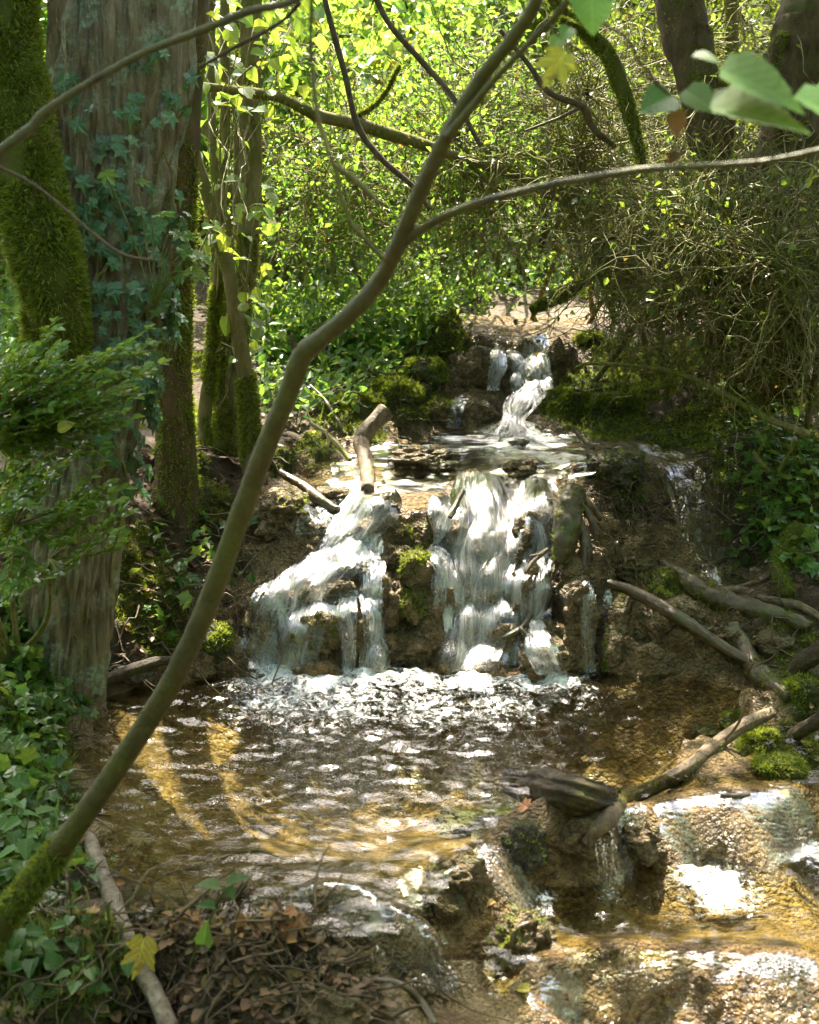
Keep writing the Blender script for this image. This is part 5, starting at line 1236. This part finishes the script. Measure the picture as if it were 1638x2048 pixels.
rock(850, 750, 80, 70, 'mossy boulder leaning under the tall green one', M_MOSSROCK, moss=3000)
rock(795, 790, 110, 60, 'broad mossy hump left of the upper fall base', M_MOSSROCK, moss=4200)
rock(720, 815, 100, 60, 'mossy hump behind the forked stick', M_MOSSROCK, moss=3400)
rock(880, 825, 60, 55, 'small mossy tufa knob beside the low cascade', M_TUFA, moss=500)
rock(830, 835, 55, 40, 'little mossy stone between the humps', M_MOSSROCK, moss=600)
rock(925, 590, 50, 90, 'dark mossy boulder at the head of the stream', M_MOSSROCK, moss=1200)
rock(1140, 815, 110, 85, 'rounded mossy boulder right of the upper waterfall', M_MOSSROCK, moss=4600)
rock(1230, 820, 130, 70, 'long mossy hump on the right of the terrace', M_MOSSROCK, moss=4200)
rock(1180, 690, 70, 60, 'mossy rock beside the top of the upper waterfall', M_MOSSROCK, moss=1200)
rock(960, 750, 110, 100, 'brown bulging tufa rock left of the upper waterfall', M_TUFA, rough=.3)
rock(1010, 775, 46, 40, 'round wet stone splitting the upper waterfall', M_TUFA)
rock(955, 830, 80, 50, 'tan tufa hump under the small streak of water', M_TUFA)
rock(1125, 730, 60, 110, 'pale tufa shoulder right of the upper waterfall', M_TUFA, rough=.35)
rock(1030, 888, 70, 28, 'wet stone washed by the fanning water', M_TUFA)
rock(1235, 945, 130, 70, 'dark shaggy tufa hump on the right of the lip', M_GREYROCK, rough=.45, moss=500)
rock(850, 922, 120, 50, 'dark nodular tufa ridge along the lip of the main fall', M_TUFA, rough=.5)
rock(1060, 945, 90, 36, 'low nodular tufa ridge on the lip above the right fall', M_TUFA, rough=.5)
rock(1060, 1090, 60, 90, 'wet brown rib between the middle and narrow falls', M_TUFA, rough=.45)
rock(1055, 1200, 70, 110, 'golden brown tufa bulge under the middle fall edge', M_TUFA, rough=.45)
rock(870, 1050, 40, 70, 'nodular tufa knob at the top between the cascades', M_TUFA, rough=.5)
rock(780, 1215, 60, 110, 'wet tufa rib at the right edge of the left cascade', M_TUFA, rough=.45)
rock(760, 1020, 70, 50, 'small wet tufa nose above the left cascade', M_TUFA, rough=.5)
rock(680, 1005, 100, 44, 'brown tufa ledge under the stick', M_TUFA, rough=.5)
rock(570, 1035, 110, 90, 'dark overhanging tufa bulge at the top left of the face', M_TUFA, rough=.45, moss=300)
rock(835, 1080, 56, 60, 'upper mossy nose between the two main cascades', M_TUFA, rough=.4, moss=500)
rock(800, 1120, 70, 60, 'round wet tufa nose beside the left cascade', M_TUFA, rough=.3)
rock(830, 1135, 56, 60, 'mossy lump below the upper nose', M_TUFA, rough=.4, moss=600)
rock(825, 1215, 60, 70, 'hanging mossy lump halfway down between the cascades', M_TUFA, rough=.4, moss=700)
rock(820, 1300, 90, 80, 'wet tufa foot between the two main cascades', M_TUFA, rough=.4)
rock(640, 1285, 90, 110, 'golden mossy tufa dome inside the left cascade', M_TUFA, rough=.4, moss=500)
rock(705, 1140, 70, 46, 'wet tufa step that splits the left cascade', M_TUFA, rough=.4)
rock(715, 1245, 60, 60, 'grey wet lump behind the split strand', M_TUFA, rough=.35)
rock(1095, 1315, 110, 80, 'rounded wet boulder splashed by the narrow fall', M_TUFA, rough=.2)
rock(520, 1230, 70, 110, 'brown tufa bulge at the left edge of the face', M_TUFA, rough=.4)
rock(1160, 1220, 70, 130, 'slanting wet tufa rib right of the narrow fall', M_TUFA, rough=.35)
rock(1330, 1260, 150, 130, 'big brown tufa bulge above the pool at right', M_TUFA, rough=.35)
rock(1250, 1130, 120, 60, 'brown nodular shelf under the brush pile', M_TUFA, rough=.5)
rock(1440, 1285, 90, 60, 'wet tufa lump under the crossing roots', M_TUFA, rough=.4)
rock(1550, 1290, 90, 50, 'wet lump in the shaded right inlet', M_TUFA, rough=.4)
rock(1420, 1470, 80, 36, 'smooth grey stone at the right pool edge', M_GREYROCK, rough=.12)
rock(1470, 1450, 60, 50, 'small bright mossy stone behind the grey one', M_MOSSROCK, moss=700)
rock(1520, 1490, 90, 60, 'mossy hump under the end of the long branch', M_MOSSROCK, moss=1200)
rock(1605, 1390, 80, 70, 'mossy block at the right edge', M_MOSSROCK, moss=1000)
rock(1560, 1545, 110, 50, 'mossy ledge above the right spill', M_MOSSROCK, moss=900)
rock(905, 1790, 130, 130, 'knobbly pale tufa rock in the middle of the front lip', M_TUFA, rough=.5)
rock(965, 1660, 190, 80, 'long dark tufa rock below the rotten log', M_GREYROCK, rough=.5, moss=100)
rock(1050, 1700, 90, 90, 'dark mossy tail of the long tufa rock', M_GREYROCK, rough=.4, moss=120)
rock(1045, 1890, 110, 130, 'mossy rock carrying the forked twig', M_TUFA, rough=.35, moss=220)
rock(1170, 1660, 130, 90, 'wet brown rock under the rotten log', M_TUFA, rough=.4)
rock(1290, 1690, 110, 80, 'wet tufa lump left of the right spill', M_TUFA, rough=.4)
rock(700, 1950, 170, 90, 'muddy tufa bulge under the front lip', M_TUFA, rough=.4)
rock(660, 2030, 150, 80, 'brown lump at the bottom under the lip', M_TUFA, rough=.4)
rock(840, 1990, 70, 90, 'brown rib beside the small spill', M_TUFA, rough=.4)

# terrain with the rocks standing on it, for water and wood that lie over them
gzw = gzd.copy()
for c, rx, ry, rz in ROCKS:
    e = 1 - ((GX - c[0]) / (rx * 1.05)) ** 2 - ((GY - c[1]) / (ry * 1.05)) ** 2
    gzw = np.where(e > 0, np.maximum(gzw, c[2] + rz * np.sqrt(np.maximum(e, 0))), gzw)
for key, lab, mt, parts_ in CASC:
    big = mt is M_FALL
    if len(parts_) == 1:
        cascade('waterfall', lab, parts_[0], mt, layers=3 if big else (2 if mt is M_VEIL else 1), lift=.02 if big else .007, sm_it=12 if big else 3, nu=60 if 'spill' in key else 40)
    else:
        c0 = hit(.5 * (parts_[0][-1][1] + parts_[0][-1][2]), parts_[0][-1][0])
        t = thing('waterfall', lab, 'waterfall', c0)
        for r_ in parts_:
            cascade('stream_strand', None, r_, mt, parent=t, layers=3 if big else (2 if mt is M_VEIL else 1), lift=.02 if big else .007, sm_it=12 if big else 3, nu=60 if 'spill' in key else 40)

# ------------------------------------------------------------------ logs, roots and sticks
def log(name, lab, cat, rows, mat, n=110, sides=30, lump=.16, lump_s=14, seed=0, bark=.0035, extra=(), moss=0):
    rows = [(a, c, min(d, hit(a, c, gzw)[1] - .35 * w * mpp(d)), w) for a, c, d, w in rows]
    t = thing(name, lab, cat, at(*rows[len(rows) // 2][:3]))
    b = MB(); Sx, Ax, Bx = trunk(b, pth(rows), n=n, sides=sides, lump=lump, lump_s=lump_s, seed=seed, bark=bark, bark_f=60); b.obj('wood', mat, t)
    for r in extra:
        b = MB(); trunk(b, pth(r), n=30, sides=10, lump=lump, lump_s=20, seed=seed + 1); b.obj('side_branch', mat, t)
    if moss:
        m = MB(); fur(m, Sx, Ax, Bx, moss, 0, 1, .012, -.1, seed); m.obj('moss', M_MOSS, t, smooth_=False, kind='stuff')
    return t
def dh(px, py, off=0.0):
    return hit(px, py, gzd)[1] - off
log('stick', 'pale bent stick propped on the terrace above the left cascade', 'stick', [(772, 822, 6.55, 36), (752, 842, 6.52, 33), (728, 868, 6.48, 31), (722, 885, 6.45, 31), (731, 920, 6.3, 29), (735, 950, 6.15, 27), (736, 980, 5.98, 26)], M_DEADWOOD, seed=401, lump=.07)
log('rotten_log', 'dark rotten log chunk lying on the pool edge', 'log', [(1008, 1556, 4.3, 26), (1025, 1562, 4.28, 52), (1070, 1572, 4.25, 72), (1130, 1585, 4.2, 76), (1190, 1596, 4.16, 58), (1228, 1598, 4.14, 30)], M_ROTWOOD, n=140, sides=70, lump=.22, lump_s=9, bark=.016, seed=405)
log('long_branch', 'long bare branch running from the rotten log up to the right bank', 'branch', [(1170, 1690, 4.0, 22), (1215, 1635, 4.05, 40), (1250, 1600, 4.1, 38), (1300, 1578, 4.15, 33), (1370, 1540, 4.25, 32), (1430, 1490, 4.35, 30), (1490, 1450, 4.45, 28), (1545, 1425, 4.52, 24)], M_DEADWOOD, seed=410, lump=.12, extra=[[(1245, 1605, 4.1, 30), (1275, 1618, 4.05, 34), (1300, 1612, 4.0, 30)], [(1440, 1490, 4.35, 8), (1480, 1440, 4.3, 6), (1490, 1380, 4.3, 5)], [(1225, 1600, 4.1, 26), (1190, 1590, 4.12, 16)]], moss=500)
log('forked_twig', 'short forked twig lying on the mossy rock at the lower lip', 'twig', [(1100, 1838, 3.5, 12), (1062, 1846, 3.48, 13), (1030, 1862, 3.46, 14), (1022, 1900, 3.42, 13), (1008, 1930, 3.4, 14), (990, 1945, 3.38, 10)], M_WETROOT, seed=415, lump=.1, extra=[[(1035, 1860, 3.46, 10), (1018, 1850, 3.46, 7)]])
log('pale_stick', 'pale sunlit stick sloping from the left bank down to the bottom edge', 'stick', [(178, 1675, 3.75, 26), (200, 1740, 3.5, 34), (225, 1800, 3.28, 37), (250, 1870, 3.12, 39), (280, 1935, 2.99, 40), (310, 1990, 2.9, 40), (350, 2080, 2.8, 40)], M_SUNLITWOOD, n=120, sides=26, seed=420, lump=.14, bark=.003)
log('dam_log', 'grey brown log lying lengthwise on the debris dam', 'log', [(300, 1845, 3.4, 22), (350, 1850, 3.38, 30), (430, 1855, 3.36, 32), (520, 1857, 3.36, 30), (585, 1858, 3.36, 26)], M_DEADWOOD, seed=425, lump=.14)
log('dam_stick', 'thin pale stick on top of the debris dam', 'stick', [(280, 1811, 3.46, 11), (330, 1818, 3.45, 13), (400, 1826, 3.44, 13), (440, 1834, 3.43, 9)], M_DEADWOOD, seed=428)
log('dam_stick', 'short dark stick standing up out of the debris dam', 'stick', [(425, 1870, 3.35, 14), (455, 1815, 3.33, 13), (490, 1765, 3.3, 10)], M_DARKTWIG, seed=430)
log('thorny_twig', 'thin thorny twig hanging across the dark hollow under the dam', 'twig', [(290, 2010, 3.0, 5), (360, 1985, 3.0, 6), (450, 1980, 3.0, 6), (540, 1983, 3.0, 6), (640, 1985, 3.0, 5)], M_DARKTWIG, seed=433, lump=.2, extra=[[(446, 1980, 3, 4), (448, 2020, 3, 2)], [(380, 1980, 3, 4), (345, 1945, 3, 2)], [(490, 1981, 3, 4), (492, 1950, 3, 2)]])
log('arched_twig', 'thin dark twig arching over the golden shallows', 'twig', [(300, 1765, 3.6, 4), (360, 1740, 3.6, 5), (420, 1735, 3.6, 6), (450, 1715, 3.6, 5), (490, 1704, 3.6, 5), (530, 1705, 3.6, 4), (585, 1726, 3.6, 4)], M_DARKTWIG, seed=436, lump=.2)
log('wet_root', 'thick wet mossy root stub beside the narrow waterfall', 'root', [(1150, 978, 5.62, 44), (1140, 1010, 5.57, 52), (1134, 1050, 5.53, 54), (1128, 1090, 5.5, 46), (1118, 1125, 5.48, 28)], M_WETROOT, seed=440, extra=[[(1155, 985, 5.62, 16), (1180, 1010, 5.6, 15), (1203, 1040, 5.6, 12)], [(1160, 1000, 5.62, 16), (1180, 1035, 5.58, 18), (1192, 1072, 5.56, 14)], [(1140, 1000, 5.58, 20), (1165, 1060, 5.54, 22), (1172, 1110, 5.5, 22), (1165, 1150, 5.46, 16)]], moss=500, lump=.22)
log('slanting_log', 'slim wet log slanting down to the right across the tufa bulge', 'log', [(1215, 1165, 5.45, 18), (1270, 1185, 5.4, 25), (1350, 1230, 5.28, 27), (1430, 1283, 5.18, 24), (1510, 1330, 5.08, 18)], M_WETROOT, seed=445)
log('mossy_log', 'thick moss streaked log lying right of the tufa bulge', 'log', [(1325, 1125, 5.7, 22), (1370, 1158, 5.6, 38), (1430, 1195, 5.48, 48), (1510, 1222, 5.36, 48), (1580, 1240, 5.26, 34), (1620, 1255, 5.2, 20)], M_WETROOT, seed=450, moss=1600, lump=.2)
log('bent_root', 'bent mossy root dipping into the pool at right', 'root', [(1462, 1255, 5.28, 34), (1488, 1300, 5.18, 41), (1515, 1342, 5.08, 42), (1548, 1372, 4.98, 36), (1575, 1395, 4.9, 22)], M_WETROOT, seed=455, moss=500, lump=.2)
log('tufa_stalactite', 'mossy hanging tufa rib under the slanting log', 'rock', [(1250, 1195, 5.38, 26), (1240, 1220, 5.35, 34), (1232, 1260, 5.32, 40), (1225, 1300, 5.3, 36), (1222, 1345, 5.28, 30)], M_TUFA, seed=458, moss=900, lump=.35, bark=.008)
log('thin_root', 'thin root arching at the foot of the rock chute', 'root', [(1420, 1185, 5.62, 12), (1480, 1180, 5.6, 15), (1540, 1200, 5.5, 18), (1600, 1212, 5.42, 18), (1660, 1250, 5.3, 14)], M_DEADWOOD, seed=460)
log('thin_root', 'crooked root rising from the chute foot to the right bank', 'root', [(1455, 1178, 5.62, 10), (1510, 1165, 5.6, 11), (1550, 1140, 5.6, 11), (1575, 1110, 5.6, 9)], M_DEADWOOD, seed=463)
log('mossy_root', 'upright mossy root on the right bank beside the chute', 'root', [(1600, 1050, 5.7, 26), (1572, 1090, 5.66, 34), (1558, 1140, 5.6, 38), (1575, 1190, 5.52, 30)], M_MOSSBARK, seed=466, moss=1600)
log('chute_stick', 'brown stick lying along the left side of the rock chute', 'stick', [(1330, 960, 6.1, 12), (1345, 1000, 6.0, 14), (1355, 1045, 5.9, 14), (1362, 1062, 5.88, 8)], M_WETROOT, seed=470)
log('edge_log', 'dark log end poking in at the right edge above the spill', 'log', [(1585, 1475, 4.55, 26), (1620, 1450, 4.5, 32), (1680, 1415, 4.45, 34)], M_ROTWOOD, seed=473)
log('edge_log', 'dark wet log resting at the right edge of the inlet', 'log', [(1585, 1345, 4.9, 30), (1620, 1315, 4.88, 40), (1690, 1280, 4.85, 44)], M_ROTWOOD, seed=474)
log('jutting_stick', 'small brown stick caught in the narrow waterfall', 'stick', [(1095, 1100, 5.45, 8), (1070, 1120, 5.4, 9), (1052, 1145, 5.36, 7)], M_DEADWOOD, seed=476, extra=[[(1085, 1108, 5.42, 6), (1060, 1112, 5.4, 4)]])
log('jutting_stick', 'brown twig bent over the foot of the narrow waterfall', 'stick', [(1070, 1200, 5.38, 8), (1058, 1235, 5.34, 10), (1040, 1258, 5.32, 11), (1005, 1275, 5.3, 6)], M_WETROOT, seed=478, extra=[[(1040, 1256, 5.32, 9), (1056, 1270, 5.28, 8)]])
log('lip_stick', 'short brown stick slanting over the lip of the middle fall', 'stick', [(926, 982, 5.72, 12), (910, 1015, 5.66, 13), (900, 1035, 5.62, 8)], M_WETROOT, seed=480)
log('lip_stick', 'dark grey stick lying in the upper pool beside the mossy hump', 'stick', [(1148, 858, 6.8, 9), (1168, 880, 6.7, 10), (1186, 898, 6.6, 9)], M_DARKTWIG, seed=482)
log('bank_stick', 'reddish twig leaning on the bank behind the pale bent stick', 'twig', [(620, 770, 6.9, 5), (650, 800, 6.8, 6), (675, 840, 6.7, 7), (690, 868, 6.65, 6)], M_WETROOT, seed=484)
log('bank_stick', 'grey mossy stick lying between the hazel stems and the terrace', 'stick', [(620, 845, 6.6, 7), (650, 865, 6.5, 9), (680, 895, 6.4, 10), (700, 920, 6.3, 9)], M_TWIG, seed=486)
log('lip_branch', 'dark wet branch lying along the left end of the lip', 'branch', [(560, 945, 6.1, 16), (600, 970, 6.0, 22), (640, 1000, 5.9, 24), (675, 1020, 5.82, 16)], M_WETROOT, seed=488, lump=.2)
log('bank_root', 'dark root crossing the mud below the ivy trunk', 'root', [(190, 1370, 4.95, 22), (250, 1345, 5.0, 26), (310, 1325, 5.05, 22), (360, 1318, 5.1, 14)], M_ROTWOOD, seed=490)
log('spill_stick', 'small brown stick lying on the right hand spill', 'stick', [(1440, 1592, 4.18, 12), (1470, 1594, 4.17, 15), (1498, 1590, 4.17, 11)], M_WETROOT, seed=492)
log('basin_root', 'dark root curling at the splash basin', 'root', [(750, 1960, 3.12, 14), (800, 1970, 3.1, 18), (840, 2000, 3.05, 18), (870, 2050, 2.98, 16)], M_WETROOT, seed=494)

# debris dam: leaves and twigs caught on the front edge of the pool
t_db = thing('debris_dam', 'heap of wet leaves and twigs dammed at the front left of the pool', 'debris', hit(430, 1860))
n_ = 150; px = rng.uniform(150, 640, n_); py = 1862 + rng.normal(0, 22, n_)
p = hits(px, py, gzd); p[:, 2] += rng.uniform(.004, .035, n_)
leaf_objs(t_db, L_DEAD, p, rng.normal(0, 1, p.shape) * np.array([1, 1, .4]), np.array([0, -.25, 1]) + rng.normal(0, .45, p.shape), rng.uniform(.02, .055, n_))
n_ = 130; p = hits(rng.uniform(120, 650, n_), 1860 + rng.normal(0, 30, n_), gzd); p[:, 2] += .02
b = MB(); tubes(b, walk(p, rng.normal(0, 1, p.shape) * np.array([1, .6, .35]), rng.uniform(.06, .26, n_), 6, .2, -.03), np.linspace(1, .5, 6)[None] * rng.uniform(.0015, .005, (n_, 1)), 4)
b.obj('twig_mesh', M_DEADWOOD, t_db, kind='stuff')
n_ = 900; p = hits(rng.uniform(120, 660, n_), 1870 + rng.normal(0, 30, n_), gzd); p[:, 2] += rng.uniform(0, .03, n_)
b = MB(); scatter(b, SIMPLE, p, frames(rng.normal(0, 1, p.shape), np.array([0, -.2, 1]) + rng.normal(0, .6, p.shape)), rng.uniform(.008, .028, n_)); b.obj('leaf_crumb', M_DEADMASS, t_db, smooth_=False, kind='stuff')

# single fallen leaves
def fallen(px, py, lab, size, mesh, d=None, up=(0, -.3, 1), ydir=None, name='fallen_leaf'):
    p = hit(px, py, gzd) + np.array([0, 0, .012]) if d is None else at(px, py, d)
    Rm = frames(np.array([ydir if ydir is not None else (rng.normal(), rng.normal(), 0)], float), np.array([up], float))[0]
    return tag(inst(name, mesh, None, p, Rm, size), lab, 'leaf', 'single fallen leaves')
fallen(290, 1862, 'large yellow maple leaf draped over the pale stick', .105, L_YEL[0], d=2.93, up=(.7, -.55, .35), ydir=(-.1, -.6, -.8))
fallen(205, 1995, 'curled yellow leaf on the ground in the lower left', .06, L_YEL[1], up=(0, -.6, .7))
fallen(1140, 95, 'yellow leaf hanging near the sapling top', .066, L_YEL[0], d=2.16, up=(0, -1, .5), ydir=(-.6, 0, -.8))
fallen(115, 862, 'yellowish leaf caught among the box twigs', .055, L_YEL[1], d=3.85, up=(0, -.8, .6), ydir=(.9, 0, .5))
fallen(825, 1880, 'long green leaf on the small front spill', .055, L_HAZEL[0], d=3.3, up=(.4, -.8, .4), ydir=(.3, 0, -1))
fallen(478, 1062, 'pale leaf on the dark bank left of the cascade', .04, L_YEL[1])
fallen(700, 1940, 'tiny yellow leaf on the muddy lip', .03, L_YEL[1])
fallen(1520, 1400, 'brown leaf floating at the right pool edge', .05, L_DEAD[0])
fallen(1058, 1625, 'grey dead leaf under the rotten log', .065, L_DEAD[2], up=(0, -.9, .4))
fallen(1040, 1710, 'orange leaf on the tail of the long tufa rock', .035, L_DEAD[0])
fallen(1325, 1122, 'orange leaf on the shelf under the brush pile', .05, L_DEAD[2])
fallen(1350, 1140, 'reddish leaf beside the top of the mossy log', .05, L_DEAD[1])
fallen(1565, 1050, 'orange leaf lying on the right bank above the mossy root', .045, L_DEAD[2])
fallen(1560, 1590, 'brown leaf on the mossy ledge above the spill', .04, L_DEAD[1])
fallen(990, 1810, 'small red brown leaf on the knobbly rock', .03, L_DEAD[0])
fallen(545, 1930, 'reddish leaf on the front of the debris dam', .04, L_DEAD[1])
fallen(210, 1920, 'orange leaf among the nettles', .035, L_DEAD[2])
fallen(540, 1060, 'small brown leaf on the dark tufa bulge', .03, L_DEAD[1])
fallen(700, 880, 'small white catching leaf on the terrace moss', .03, L_YEL[1])
fallen(1175, 800, 'dry brown leaf on the rounded mossy boulder', .045, L_DEAD[2])
fallen(1060, 1990, 'pale yellow leaf by the splash basin', .045, L_YEL[1])
